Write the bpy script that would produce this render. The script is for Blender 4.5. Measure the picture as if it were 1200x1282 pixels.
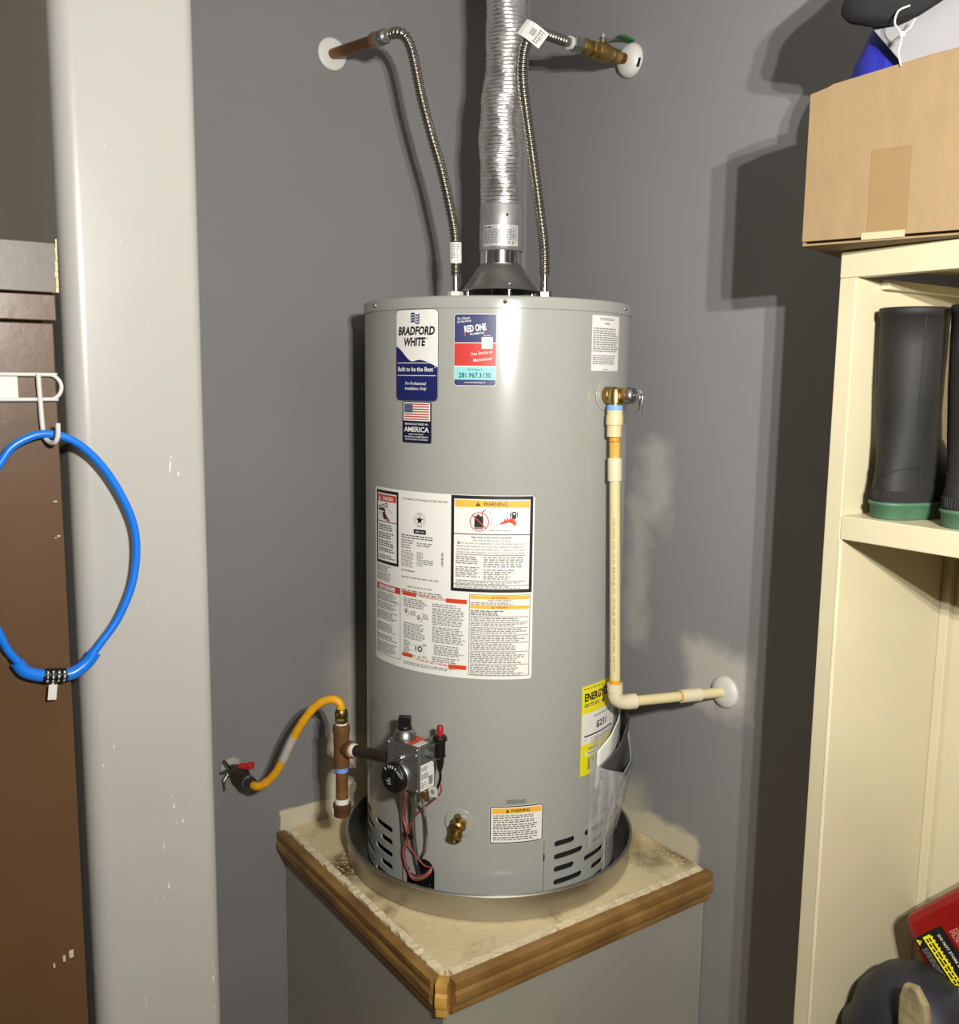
import bpy, bmesh, math, random
from mathutils import Vector as V, Matrix as M
from mathutils.geometry import tessellate_polygon
random.seed(7)
for o in list(bpy.data.objects): bpy.data.objects.remove(o)
SC = bpy.context.scene; COL = SC.collection

# ------------------------------------------------------------------ camera
psi, th, ro = -0.0161054, 0.1412755, 0.01166235
fw = V((math.sin(psi)*math.cos(th), math.cos(psi)*math.cos(th), -math.sin(th)))
rt = V((math.cos(psi), -math.sin(psi), 0)); up = rt.cross(fw)
r2 = rt*math.cos(ro) + up*math.sin(ro); u2 = up*math.cos(ro) - rt*math.sin(ro)
cd = bpy.data.cameras.new('camera'); cam = bpy.data.objects.new('camera', cd); COL.objects.link(cam)
cam.matrix_world = M(((r2.x, u2.x, -fw.x, 0), (r2.y, u2.y, -fw.y, -2.06819), (r2.z, u2.z, -fw.z, 1.06382), (0, 0, 0, 1)))
cd.sensor_fit = 'AUTO'; cd.sensor_width = 36; cd.lens = 1196.22/1282*36; cd.clip_start = .02
SC.camera = cam
# ------------------------------------------------------------------ world + the three-head work lamp of the room
wd = bpy.data.worlds.new('dim_room'); SC.world = wd; wd.use_nodes = True
wd.node_tree.nodes['Background'].inputs[0].default_value = (1, .93, .82, 1)
wd.node_tree.nodes['Background'].inputs[1].default_value = .055
for i, (lx, ly, lz) in enumerate(((.395, -2.2, 1.355), (.34, -2.2, 1.305), (.295, -2.2, 1.365))):
    ld = bpy.data.lights.new('lamp_head', 'AREA'); ld.shape = 'DISK'; ld.size = .018; ld.energy = 16.5; ld.spread = math.radians(160); ld.color = (1, .972, .925)
    lo = bpy.data.objects.new('lamp_head', ld); COL.objects.link(lo); lo.location = (lx, ly, lz)
    lo.rotation_euler = (V((.70, 0, 1.22)) - V((lx, ly, lz))).to_track_quat('-Z', 'Y').to_euler()      # flat LED heads facing the corner
vs = SC.view_settings; vs.view_transform = 'Standard'; vs.look = 'None'; vs.gamma = 1; vs.use_curve_mapping = False; vs.exposure = 0

# ------------------------------------------------------------------ frame of the corner
PH = math.radians(36.3); A = V((math.cos(PH), math.sin(PH), 0)); B = V((-math.sin(PH), math.cos(PH), 0)); Z = V((0, 0, 1))
NL = -B; NR = -A; W = .328; K = -(W*NL + W*NR); FLOOR = -.60; CEIL = 1.99; RT = .2794
def rad(t): t = math.radians(t); return V((math.sin(t), -math.cos(t), 0))
def cyl(t, z, r=RT): return rad(t)*r + Z*z
# ------------------------------------------------------------------ materials
def lin(c): return tuple(((x/255)/12.92 if x <= 10 else (((x/255)+.055)/1.055)**2.4) for x in c) + (1,)
MATS = {}
def mat(name, rgb, rough=.5, metal=0, var=.08, scale=14, bump=0, bscale=160, spec=.5, rgb2=None, stretch=None, lo=.35, hi=.65, coat=0, detail=4):
    if name in MATS: return MATS[name]
    m = bpy.data.materials.new(name); m.use_nodes = True; t = m.node_tree; N = t.nodes; L = t.links; p = N['Principled BSDF']
    tc = N.new('ShaderNodeTexCoord'); mp = N.new('ShaderNodeMapping'); L.new(tc.outputs['Object'], mp.inputs[0])
    if stretch: mp.inputs['Scale'].default_value = stretch
    nz = N.new('ShaderNodeTexNoise'); nz.inputs['Scale'].default_value = scale; nz.inputs['Detail'].default_value = detail; L.new(mp.outputs[0], nz.inputs[0])
    mr = N.new('ShaderNodeMapRange'); mr.inputs[1].default_value = lo; mr.inputs[2].default_value = hi; L.new(nz.outputs['Fac'], mr.inputs[0])
    mx = N.new('ShaderNodeMix'); mx.data_type = 'RGBA'; L.new(mr.outputs[0], mx.inputs[0])
    c = lin(rgb)
    mx.inputs[6].default_value = c; mx.inputs[7].default_value = lin(rgb2) if rgb2 else tuple(min(1, x*(1+2*var)) for x in c[:3]) + (1,)
    L.new(mx.outputs[2], p.inputs['Base Color'])
    p.inputs['Roughness'].default_value = rough; p.inputs['Metallic'].default_value = metal; p.inputs['Specular IOR Level'].default_value = spec
    p.inputs['Coat Weight'].default_value = coat; p.inputs['Coat Roughness'].default_value = .12
    if bump:
        n2 = N.new('ShaderNodeTexNoise'); n2.inputs['Scale'].default_value = bscale; n2.inputs['Detail'].default_value = 3; L.new(mp.outputs[0], n2.inputs[0])
        b = N.new('ShaderNodeBump'); b.inputs['Strength'].default_value = bump; b.inputs['Distance'].default_value = .002
        L.new(n2.outputs['Fac'], b.inputs['Height']); L.new(b.outputs[0], p.inputs['Normal'])
    MATS[name] = m; return m
def patches(m, rgb, boxes, soft=.02, nscale=18, namp=.05):
    """unpainted / scuffed patches with ragged edges, in the wall's own coordinates (x along the wall, z up)"""
    t = m.node_tree; N = t.nodes; L = t.links; p = N['Principled BSDF']; tc = N.new('ShaderNodeTexCoord')
    nz = N.new('ShaderNodeTexNoise'); nz.inputs['Scale'].default_value = nscale; nz.inputs['Detail'].default_value = 5; L.new(tc.outputs['Object'], nz.inputs[0])
    sp = N.new('ShaderNodeSeparateXYZ'); L.new(tc.outputs['Object'], sp.inputs[0])
    sn = N.new('ShaderNodeSeparateXYZ'); L.new(nz.outputs['Color'], sn.inputs[0])
    def ma(op, a, b, clamp=False):
        n = N.new('ShaderNodeMath'); n.operation = op; n.use_clamp = clamp
        for i, x in enumerate((a, b)):
            if isinstance(x, (int, float)): n.inputs[i].default_value = x
            else: L.new(x, n.inputs[i])
        return n.outputs[0]
    tot = None
    for (x0, x1, z0, z1, s, amp, k) in boxes:
        xx = ma('ADD', sp.outputs[0], ma('MULTIPLY', ma('SUBTRACT', sn.outputs[0], .5), amp)); zz = ma('ADD', sp.outputs[2], ma('MULTIPLY', ma('SUBTRACT', sn.outputs[1], .5), amp))
        f = None
        for val, lo, hi in ((xx, x0, x1), (zz, z0, z1)):
            for e, sg in ((lo, 1), (hi, -1)):
                g = ma('ADD', ma('MULTIPLY', ma('SUBTRACT', val, e), sg/s), .5, True)
                f = g if f is None else ma('MULTIPLY', f, g)
        f = ma('MULTIPLY', f, k)
        tot = f if tot is None else ma('MAXIMUM', tot, f)
    src = p.inputs['Base Color'].links[0].from_socket
    mx = N.new('ShaderNodeMix'); mx.data_type = 'RGBA'; L.new(tot, mx.inputs[0]); L.new(src, mx.inputs[6]); mx.inputs[7].default_value = lin(rgb)
    L.new(mx.outputs[2], p.inputs['Base Color'])
    return m
def specks(m, rgb, scale=60, thr=.72, stretch=(1, 1, .25)):
    """small chips and scratches showing the paler stuff under the paint"""
    t = m.node_tree; N = t.nodes; L = t.links; p = N['Principled BSDF']; tc = N.new('ShaderNodeTexCoord'); mp = N.new('ShaderNodeMapping')
    mp.inputs['Scale'].default_value = stretch; L.new(tc.outputs['Object'], mp.inputs[0])
    a = N.new('ShaderNodeTexNoise'); a.inputs['Scale'].default_value = scale; a.inputs['Detail'].default_value = 2; L.new(mp.outputs[0], a.inputs[0])
    g = N.new('ShaderNodeTexNoise'); g.inputs['Scale'].default_value = 5; L.new(tc.outputs['Object'], g.inputs[0])
    mu = N.new('ShaderNodeMath'); mu.operation = 'ADD'; L.new(a.outputs['Fac'], mu.inputs[0])
    gm = N.new('ShaderNodeMath'); gm.operation = 'MULTIPLY'; gm.inputs[1].default_value = .35; L.new(g.outputs['Fac'], gm.inputs[0]); L.new(gm.outputs[0], mu.inputs[1])
    r = N.new('ShaderNodeMapRange'); r.inputs[1].default_value = thr+.14; r.inputs[2].default_value = thr+.19; L.new(mu.outputs[0], r.inputs[0])
    src = p.inputs['Base Color'].links[0].from_socket
    mx = N.new('ShaderNodeMix'); mx.data_type = 'RGBA'; L.new(r.outputs[0], mx.inputs[0]); L.new(src, mx.inputs[6]); mx.inputs[7].default_value = lin(rgb)
    L.new(mx.outputs[2], p.inputs['Base Color'])
    return m
# ------------------------------------------------------------------ mesh builder
def frame(d):
    d = d.normalized(); x = d.cross(V((0, 0, 1)) if abs(d.z) < .9 else V((1, 0, 0))).normalized(); return x, d.cross(x), d
class MB:
    def __init__(s): s.v = []; s.f = []; s.m = []; s.s = []
    def add(s, vs, fs, m=0, sm=False):
        o = len(s.v); s.v += [V(x) for x in vs]
        for f in fs: s.f.append([i+o for i in f]); s.m.append(m); s.s.append(sm)
        return s
    def box(s, c, size, ex=V((1, 0, 0)), ey=V((0, 1, 0)), ez=Z, m=0):
        c = V(c); a, b, d = (x/2 for x in size)
        vs = [c + ex*(i*a) + ey*(j*b) + ez*(k*d) for k in (-1, 1) for j in (-1, 1) for i in (-1, 1)]
        return s.add(vs, [(0, 2, 3, 1), (4, 5, 7, 6), (0, 1, 5, 4), (2, 6, 7, 3), (0, 4, 6, 2), (1, 3, 7, 5)], m)
    def prism(s, poly, o, ex, ey, ez, m=0, sm=False):
        o = V(o); n = len(poly); a = [o + ex*x + ey*y for x, y in poly]; b = [p + ez for p in a]
        return s.add(a+b, [tuple(range(n))[::-1], tuple(range(n, 2*n))] + [(i, (i+1) % n, n+(i+1) % n, n+i) for i in range(n)], m, sm)
    def tube(s, path, r, n=12, m=0, caps=True, sm=True):
        path = [V(p) for p in path]; k = len(path); R = r if isinstance(r, (list, tuple)) else [r]*k
        t = [(path[min(i+1, k-1)] - path[max(i-1, 0)]).normalized() for i in range(k)]
        x, y, _ = frame(t[0]); vs = []
        for i in range(k):
            x = (x - t[i]*x.dot(t[i])).normalized(); y = t[i].cross(x)
            vs += [path[i] + (x*math.cos(2*math.pi*j/n) + y*math.sin(2*math.pi*j/n))*R[i] for j in range(n)]
        fs = [(i*n+j, i*n+(j+1) % n, (i+1)*n+(j+1) % n, (i+1)*n+j) for i in range(k-1) for j in range(n)]
        s.add(vs, fs, m, sm)
        if caps: s.add(vs[:n], [tuple(range(n))[::-1]], m); s.add(vs[-n:], [tuple(range(n))], m)
        return s
    def lathe(s, prof, o, d=Z, n=32, m=0, sm=True, caps=True, x=None):
        o = V(o); fx, fy, d = frame(V(d))
        if x is not None: fx = x; fy = d.cross(x)
        vs = []
        for r, h in prof: vs += [o + d*h + (fx*math.cos(2*math.pi*(j+.5)/n) + fy*math.sin(2*math.pi*(j+.5)/n))*r for j in range(n)]
        k = len(prof); s.add(vs, [(i*n+j, i*n+(j+1) % n, (i+1)*n+(j+1) % n, (i+1)*n+j) for i in range(k-1) for j in range(n)], m, sm)
        if caps:
            if prof[0][0] > 0: s.add(vs[:n], [tuple(range(n))[::-1]], m)
            if prof[-1][0] > 0: s.add(vs[-n:], [tuple(range(n))], m)
        return s
    def build(s, name, mats, parent=None, bevel=0, at=None, rot=None, auto=None, solid=0, sub=0):
        if not isinstance(mats, (list, tuple)): mats = [mats]
        org = V((0, 0, 0)) if parent is None else parent['_o'] if '_o' in parent.keys() else V((0, 0, 0))
        org = V(org)
        if at is not None: org = V(at)
        me = bpy.data.meshes.new(name); vs = [v - org for v in s.v]
        if rot is not None: R = rot.transposed(); vs = [R @ v for v in vs]
        me.from_pydata(vs, [], s.f)
        for mm in mats: me.materials.append(mm)
        me.polygons.foreach_set('material_index', s.m); me.polygons.foreach_set('use_smooth', s.s)
        me.validate(); me.update()
        o = bpy.data.objects.new(name, me); COL.objects.link(o)
        if parent is None:
            o.location = org
            if rot is not None: o.rotation_euler = rot.to_euler()
            o['_o'] = list(org)
        else:
            o.parent = parent; o['_o'] = list(parent['_o'])
        if auto is not None:
            bm = bmesh.new(); bm.from_mesh(me); bmesh.ops.remove_doubles(bm, verts=bm.verts, dist=1e-6)
            for e in bm.edges: e.smooth = len(e.link_faces) == 2 and e.calc_face_angle(0) < math.radians(auto)
            for f in bm.faces: f.smooth = True
            bm.to_mesh(me); bm.free()
        if solid: q = o.modifiers.new('thickness', 'SOLIDIFY'); q.thickness = solid; q.offset = 0
        if bevel: q = o.modifiers.new('bevel', 'BEVEL'); q.width = bevel; q.segments = 2; q.limit_method = 'ANGLE'; q.angle_limit = math.radians(40)
        if sub: q = o.modifiers.new('subdivision', 'SUBSURF'); q.levels = sub; q.render_levels = sub
        return o
def tag(o, label, cat, group=None):
    o['label'] = label; o['category'] = cat
    if group: o['group'] = group
    return o
def thing(name, label, cat, loc=(0, 0, 0), group=None):
    o = bpy.data.objects.new(name, None); COL.objects.link(o); o.location = loc; o.empty_display_size = .05; o['_o'] = list(loc)
    return tag(o, label, cat, group)
def struct(o): o['kind'] = 'structure'; return o
def spline(pts, step=.004):
    P = [V(p) for p in pts]; P = [2*P[0]-P[1]] + P + [2*P[-1]-P[-2]]; out = []
    for i in range(1, len(P)-2):
        a, b, c, d = P[i-1:i+3]; n = max(2, int((c-b).length/step))
        for k in range(n):
            t = k/n; out.append(.5*((2*b) + (c-a)*t + (2*a-5*b+4*c-d)*t*t + (3*b-a-3*c+d)*t**3))
    return out + [P[-2]]
def hexnut(mb, o, d, r, h, m=0, n=6): mb.lathe([(r*.93, 0), (r, h*.1), (r, h*.9), (r*.93, h)], o, d, n, m, sm=False)
# ------------------------------------------------------------------ flat print
TXT = {}
def text_mesh(body, bold=0, shear=0, spacing=1):
    key = (body, bold, shear, spacing)
    if key not in TXT:
        c = bpy.data.curves.new('t', 'FONT'); c.body = body; c.size = 1; c.fill_mode = 'FRONT'; c.resolution_u = 2; c.offset = bold; c.shear = shear; c.space_character = spacing
        o = bpy.data.objects.new('t', c); me = bpy.data.meshes.new_from_object(o)
        vs = [(v.co.x, v.co.y) for v in me.vertices]; fs = [tuple(p.vertices) for p in me.polygons]
        bpy.data.objects.remove(o); bpy.data.curves.remove(c); bpy.data.meshes.remove(me); TXT[key] = (vs, fs)
    return TXT[key]
class Print:
    """flat print on a surface: fn(u, v, layer) -> world point"""
    def __init__(s, fn): s.fn = fn; s.mb = MB(); s.mats = []
    def mi(s, m):
        if m not in s.mats: s.mats.append(m)
        return s.mats.index(m)
    def band(s, u0, u1, lo, hi, m, ly=1, du=.006):
        n = max(1, math.ceil((u1-u0)/du)); lo_ = lo if callable(lo) else (lambda u: lo); hi_ = hi if callable(hi) else (lambda u: hi)
        vs = []
        for i in range(n+1): u = u0+(u1-u0)*i/n; vs += [s.fn(u, lo_(u), ly), s.fn(u, hi_(u), ly)]
        s.mb.add(vs, [(2*i, 2*i+2, 2*i+3, 2*i+1) for i in range(n)], s.mi(m)); return s
    def rect(s, u0, v0, u1, v1, m, ly=1): return s.band(u0, u1, v0, v1, m, ly)
    def rrect(s, u0, v0, u1, v1, rr, m, ly=0):
        def ins(u):
            d = min(u-u0, u1-u); return 0 if d >= rr else rr - math.sqrt(max(0, rr*rr-(rr-d)**2))
        n = 6; us = [u0+rr*(1-math.cos(math.pi/2*i/n)) for i in range(n+1)]; k = max(1, int((u1-u0-2*rr)/.006))
        us += [u0+rr+(u1-u0-2*rr)*i/k for i in range(1, k)] + [u1-rr*(1-math.cos(math.pi/2*i/n)) for i in range(n, -1, -1)]
        vs = []
        for u in us: vs += [s.fn(u, v0+ins(u), ly), s.fn(u, v1-ins(u), ly)]
        s.mb.add(vs, [(2*i, 2*i+2, 2*i+3, 2*i+1) for i in range(len(us)-1)], s.mi(m)); return s
    def poly(s, pts, m, ly=2): s.mb.add([s.fn(u, v, ly) for u, v in pts], [tuple(t) for t in tessellate_polygon([[V((u, v, 0)) for u, v in pts]])], s.mi(m)); return s
    def ring(s, u, v, r, w, m, ly=2, n=20):
        vs = []
        for i in range(n): a = 2*math.pi*i/n; vs += [s.fn(u+r*math.cos(a), v+r*math.sin(a), ly), s.fn(u+(r-w)*math.cos(a), v+(r-w)*math.sin(a), ly)]
        s.mb.add(vs, [(2*i, 2*((i+1) % n), 2*((i+1) % n)+1, 2*i+1) for i in range(n)], s.mi(m)); return s
    def frame(s, u0, v0, u1, v1, w, m, ly=1):
        return s.rect(u0, v0, u1, v0+w, m, ly).rect(u0, v1-w, u1, v1, m, ly).rect(u0, v0+w, u0+w, v1-w, m, ly).rect(u1-w, v0+w, u1, v1-w, m, ly)
    def tri(s, u, v, h, m, m2=None, ly=3):
        s.poly([(u-h*.58, v), (u+h*.58, v), (u, v+h)], m, ly)
        if m2: s.poly([(u-h*.07, v+h*.3), (u+h*.07, v+h*.3), (u+h*.07, v+h*.7), (u-h*.07, v+h*.7)], m2, ly+1)
        return s
    def text(s, body, u, v, h, m, ly=3, w=None, al='c', bold=.012, shear=0, rot=0, sp=1):
        """cap height h, optional exact width w; (u, v) = middle, or left end, of the baseline"""
        vs, fs = text_mesh(body, bold, shear, sp)
        if not vs: return s
        x0 = min(p[0] for p in vs); x1 = max(p[0] for p in vs); sy = h/.69; sx = (w/(x1-x0)) if w else sy
        off = {'c': -(x1-x0)/2, 'l': 0, 'r': -(x1-x0)}[al]; c, sn = math.cos(rot), math.sin(rot)
        out = []
        for x, y in vs:
            X = (x-x0+off)*sx; Y = y*sy; out.append(s.fn(u+X*c-Y*sn, v+X*sn+Y*c, ly))
        s.mb.add(out, fs, s.mi(m)); return s
    def lines(s, u0, v0, u1, v1, n, m, ly=2, fill=.55, ragged=.3, word=.012):
        """rows of print too fine to read: one dash per word"""
        h = (v1-v0)/n
        for i in range(n):
            v = v1-(i+1)*h; end = u1-(u1-u0)*ragged*random.random(); u = u0
            while u < end:
                e = min(end, u+word*random.uniform(.35, 1.25))
                if e-u > word*.15: s.rect(u, v+h*.15, e, v+h*(.15+fill), m, ly)
                u = e+word*.22
        return s
    def bars(s, u0, v0, u1, v1, n, m, ly=2, vert=True):
        for i in range(n):
            t = i/n; k = (.3+.6*random.random())/n
            if vert: s.rect(u0+(u1-u0)*t, v0, u0+(u1-u0)*(t+k), v1, m, ly)
            else: s.rect(u0, v0+(v1-v0)*t, u1, v0+(v1-v0)*(t+k), m, ly)
        return s
    def build(s, name, parent): return s.mb.build(name, s.mats, parent)
def on_cyl(t0, z0, r=RT, e=.0005, c=None):
    c = c or V((0, 0, 0)); return lambda u, v, ly: c + rad(t0+math.degrees(u/r))*(r+e+ly*.00022) + Z*(z0+v)
def on_plane(o, ex, ey, nz, e=.0004): o = V(o); return lambda u, v, ly: o + ex*u + ey*v + nz*(e+ly*.0002)

# ------------------------------------------------------------------ palette
m_wall = mat('grey_wall_paint', (122, 121, 121), .55, var=.03, scale=3, bump=.06, bscale=60, spec=.2)  # left wall tone, its dimmer light put into a darker colour
m_post = mat('pale_grey_paint', (170, 168, 162), .33, var=.02, scale=4, bump=.08, bscale=40, spec=.45); specks(m_post, (228, 223, 215), 150, .80, (1, 1, .25))
m_concrete = mat('concrete', (164, 136, 84), .8, var=.1, bump=.2)
m_ceil = mat('ceiling_paint', (200, 196, 190), .9)
m_jacket = mat('grey_enamel', (157, 158, 151), .22, var=.015, scale=3, spec=.5)
m_chrome = mat('chrome', (200, 200, 200), .16, 1); m_steel = mat('corrugated_steel', (150, 144, 134), .26, 1, var=.1)
m_galv = mat('galvanised_steel', (150, 150, 148), .38, 1, var=.15, scale=30); m_pan = mat('aluminium_pan', (186, 183, 176), .36, 1, var=.06, scale=8, stretch=(1, 1, .2))
m_foil = mat('foil_duct', (222, 222, 222), .3, 1, var=.1, scale=60, bump=.5, bscale=70)
m_copper = mat('copper', (140, 84, 46), .42, 1, var=.15, scale=30, rgb2=(112, 84, 52)); m_brass = mat('brass', (158, 132, 78), .34, 1, var=.15, scale=40)
m_iron = mat('black_iron', (58, 48, 40), .5, .5, var=.2, scale=40); m_rust = mat('rusted_iron', (128, 86, 44), .62, .15, scale=30, rgb2=(98, 66, 36))
m_white = mat('white_plastic', (204, 202, 196), .4, var=.02); m_paper = mat('label_paper', (228, 227, 220), .45, var=.015)
m_black = mat('black_plastic', (16, 16, 16), .38, var=.1); m_ink = mat('black_ink', (18, 18, 20), .5, var=.02); m_grey = mat('fine_print_ink', (132, 131, 126), .5, var=.02)
m_dgrey = mat('dark_print_ink', (88, 86, 84), .5, var=.02)
m_navy = mat('navy_ink', (26, 34, 92), .42, var=.02); m_rnavy = mat('slate_navy_ink', (58, 62, 104), .42, var=.02); m_red = mat('red_ink', (196, 58, 52), .42, var=.02); m_ored = mat('orange_red_ink', (206, 66, 34), .42, var=.02)
m_aqua = mat('aqua_ink', (140, 206, 206), .42, var=.02); m_amber = mat('amber_ink', (236, 180, 66), .42, var=.02); m_yel = mat('yellow_ink', (232, 220, 30), .42, var=.02)
m_dark = mat('dark_cavity', (14, 13, 11), .9); m_tape = mat('white_thread_tape', (214, 210, 200), .6); m_blue = mat('blue_thread_paste', (120, 158, 226), .5)
m_cpvc = mat('cream_cpvc', (212, 198, 150), .38, var=.03, scale=25); m_cpvc2 = mat('pale_cpvc_coupling', (216, 206, 174), .36, var=.02); m_glue = mat('orange_pipe_cement', (214, 150, 40), .4)
m_yhose = mat('yellow_coated_hose', (222, 160, 24), .45, var=.06, scale=40, bump=.2, bscale=300)
m_wood = mat('raw_pine', (156, 122, 66), .55, scale=9, rgb2=(122, 88, 42), stretch=(1, 1, 1), bump=.15, bscale=60)
m_cream = mat('cream_paint', (190, 181, 150), .38, var=.025, scale=5, bump=.06, bscale=30); specks(m_cream, (150, 138, 106), 60, .835, (1, 1, .35))
m_card = mat('cardboard', (124, 103, 72), .8, var=.05, scale=30, stretch=(2, 2, .5), bump=.1)
m_brown = mat('brown_paint', (90, 66, 44), .3, var=.06, scale=6, bump=.1, bscale=50); specks(m_brown, (196, 180, 150), 38, .83, (1, 1, .6))
m_blueplastic = mat('blue_cable', (18, 112, 214), .3, var=.04); m_rubber = mat('black_rubber', (25, 24, 22), .66, scale=9, rgb2=(36, 34, 31), bump=.25, bscale=22, spec=.35); m_green = mat('green_rubber', (58, 92, 68), .55, var=.12, scale=30)
m_gyp = mat('broken_gypsum', (214, 200, 164), .95, var=.1, scale=60, bump=1, bscale=120)
m_redp = mat('red_plastic', (128, 12, 11), .32, var=.05)

# ================================================================== THE SETTING
def wall(name, p0, d, n, length, z0, z1, m, thick=.1, s0=0.):
    lx = n.cross(Z); rot = M((lx, n, Z)).transposed()                         # right-handed local frame: x along the wall
    mb = MB().box(V(p0) + d*((s0+length)/2) - n*(thick/2) + Z*((z0+z1)/2), (length-s0, thick, z1-z0), d, n, Z)
    return struct(mb.build(name, m, at=V((p0[0], p0[1], 0)), rot=rot))
m_wl = m_wall.copy(); m_wl.name = 'grey_wall_paint_bare_strip'
patches(m_wl, (200, 192, 168), [(-.1, .70, -.02, .047, .006, .012, 1), (-.1, .585, -.02, .20, .05, .04, .95), (-.1, .53, .1, .42, .12, .05, .6)])
m_wall_lit = mat('grey_wall_paint_lit_side', (134, 133, 133), .55, var=.03, scale=3, bump=.06, bscale=60, spec=.2); m_wr = m_wall_lit.copy(); m_wr.name = 'grey_wall_paint_scuffed'  # same paint as the left wall, its brighter light put into the colour
patches(m_wr, (196, 188, 162), [(-.655, .1, -.02, .055, .02, .05, 1), (-.50, .1, .0, .11, .08, .06, .7)])
patches(m_wr, (186, 182, 172), [(-.772, -.60, .365, .50, .05, .08, .85), (-.47, -.41, .45, .80, .04, .08, .55), (-.525, -.44, .74, .92, .05, .10, .6)])
wall('wall_left', K, -A, NL, 1.02, FLOOR, CEIL, m_wl, .1, s0=0)
wall('wall_right', K, -B, NR, 2.4, FLOOR, CEIL, m_wr, .1, s0=0)
# pale column with rounded drywall corners standing proud of the left wall, and the tan wall beyond it
CO = .571; C0 = K - A*1.0500 + NL*CO; C1 = K - A*1.2445 + NL*CO
def arc(c0, n0, n1, r, k=10):                                                 # rounded corner at c0 between faces with normals n0, n1
    h = (n0+n1).normalized(); cc = c0 - h*(r/h.dot(n0))
    a0 = math.atan2(n0.y, n0.x); a1 = math.atan2(n1.y, n1.x); da = (a1-a0+math.pi) % (2*math.pi)-math.pi
    return [cc + V((math.cos(a0+da*i/k), math.sin(a0+da*i/k), 0))*r for i in range(k+1)]
prof = arc(C0, A, NL, .018) + arc(C1, NL, -A, .028) + [C1 + B*(CO-.0005), C0 + B*(CO-.0005)]
mb = MB(); n = len(prof); vs = [V((p.x, p.y, FLOOR)) for p in prof] + [V((p.x, p.y, CEIL)) for p in prof]
mb.add(vs, [(i, (i+1) % n, n+(i+1) % n, n+i) for i in range(n)]); mb.add(vs[n:], [tuple(range(n))])
struct(mb.build('wall_column', m_post, auto=35))
wall('wall_side', K, -A, NL, 2.2, FLOOR, CEIL, mat('tan_wall_paint', (138, 124, 104), .5, var=.05, scale=4), .1, s0=1.02)
struct(MB().box((0, -.6, FLOOR-.05), (5, 5.4, .1)).build('floor', m_concrete))
struct(MB().box((0, -.6, CEIL+.05), (5, 5.4, .1)).build('ceiling', m_ceil))

# ================================================================== PLATFORM
LC = K - A*.70; RC = K - B*.695; FC = K - A*.70 - B*.695
pl = thing('heater_platform', 'grey boxed-in corner platform with worn plywood top and raw pine trim', 'platform', (0, 0, FLOOR))
e = .003
def quad2(s0, s1, t0, t1): return [(s0, t0), (s1, t0), (s1, t1), (s0, t1)]
inner = .672
MB().prism(quad2(e, .6885, e, .6835), K + Z*FLOOR, -A, -B, Z*(-FLOOR-.022)).build('platform_body', mat('platform_grey_paint', (146, 144, 134), .5, var=.05, scale=4, bump=.1, bscale=30), pl)
m_ply = mat('worn_plywood', (214, 197, 154), .7, scale=5, rgb2=(98, 68, 34), stretch=(1.3, 1, 1), lo=.49, hi=.66, bump=.8, bscale=70, detail=9); specks(m_ply, (226, 212, 172), 130, .66, (1, 1, 1)); specks(m_ply, (128, 104, 66), 240, .74, (1, 1, 1))

for s0, s1, t0, t1 in ((e, .40, e, .668), (.402, inner, e, .668)):
    MB().prism(quad2(s0, s1, t0, t1), K - Z*.022, -A, -B, Z*.0215).build('plywood_board', m_ply, pl)
# crumbled gypsum edges between plywood and trim
def ragged(p0, d, o, w, L):
    mb = MB(); k = 60; vs = []
    for i in range(k+1):
        q = p0 + d*(L*i/k); wi = w*(1+.25*random.uniform(-1, 1)); h = .001+.0025*random.random()
        vs += [q - Z*.02, q + Z*h, q + o*wi + Z*(h*.5+random.random()*.002), q + o*wi - Z*.02]
    fs = []
    for i in range(k):
        for j in range(4): fs.append((4*i+j, 4*i+(j+1) % 4, 4*i+4+(j+1) % 4, 4*i+4+j))
    return mb.add(vs, fs + [(0, 1, 2, 3), tuple(4*k+j for j in (3, 2, 1, 0))])
PLc = K - A*(inner+.001) ; PRc = K - B*.669
ragged(PLc - B*.012, -B, -A, .015, .652).build('gypsum_edge', m_gyp, pl)
ragged(PRc - A*.012, -A, -B, .014, .655).build('gypsum_edge', m_gyp, pl)
# moulded pine trim: profile swept along the two free edges (x = out, y = up)
TP = [(0, -.068), (.010, -.068), (.014, -.060), (.014, -.052), (.020, -.046), (.023, -.038), (.022, -.026), (.018, -.020), (.020, -.014), (.020, -.002), (.016, 0), (0, 0)]
m_pineA = mat('pine_trim_along', (156, 120, 62), .5, scale=7, rgb2=(108, 76, 36), stretch=(1, 1, 6), bump=.1, bscale=50)
def trim(p0, d, o, L):
    return MB().prism(TP, p0 + d*.0, o, Z, d*L)
tl = trim(K - A*(inner+.018) - B*.002, -B, -A, .672); tl.build('trim_board', m_pineA, pl, auto=28)
tr = trim(K - B*(.685) - A*.002, -A, -B, .675); tr.build('trim_board', m_wood, pl, auto=28)
cq = K - A*(inner+.010) - B*.677; dc = (-A-B).normalized(); ec = (A-B).normalized()
MB().prism([(0, -.069), (.020, -.069), (.023, -.058), (.023, -.050), (.030, -.046), (.032, -.036), (.030, -.024), (.026, -.019), (.028, -.012), (.027, -.001), (0, -.001)], cq - ec*.011, dc, Z, ec*.022).build('corner_block', mat('corner_pine', (206, 162, 84), .5, scale=20, rgb2=(170, 120, 52)), pl, auto=28)

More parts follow.
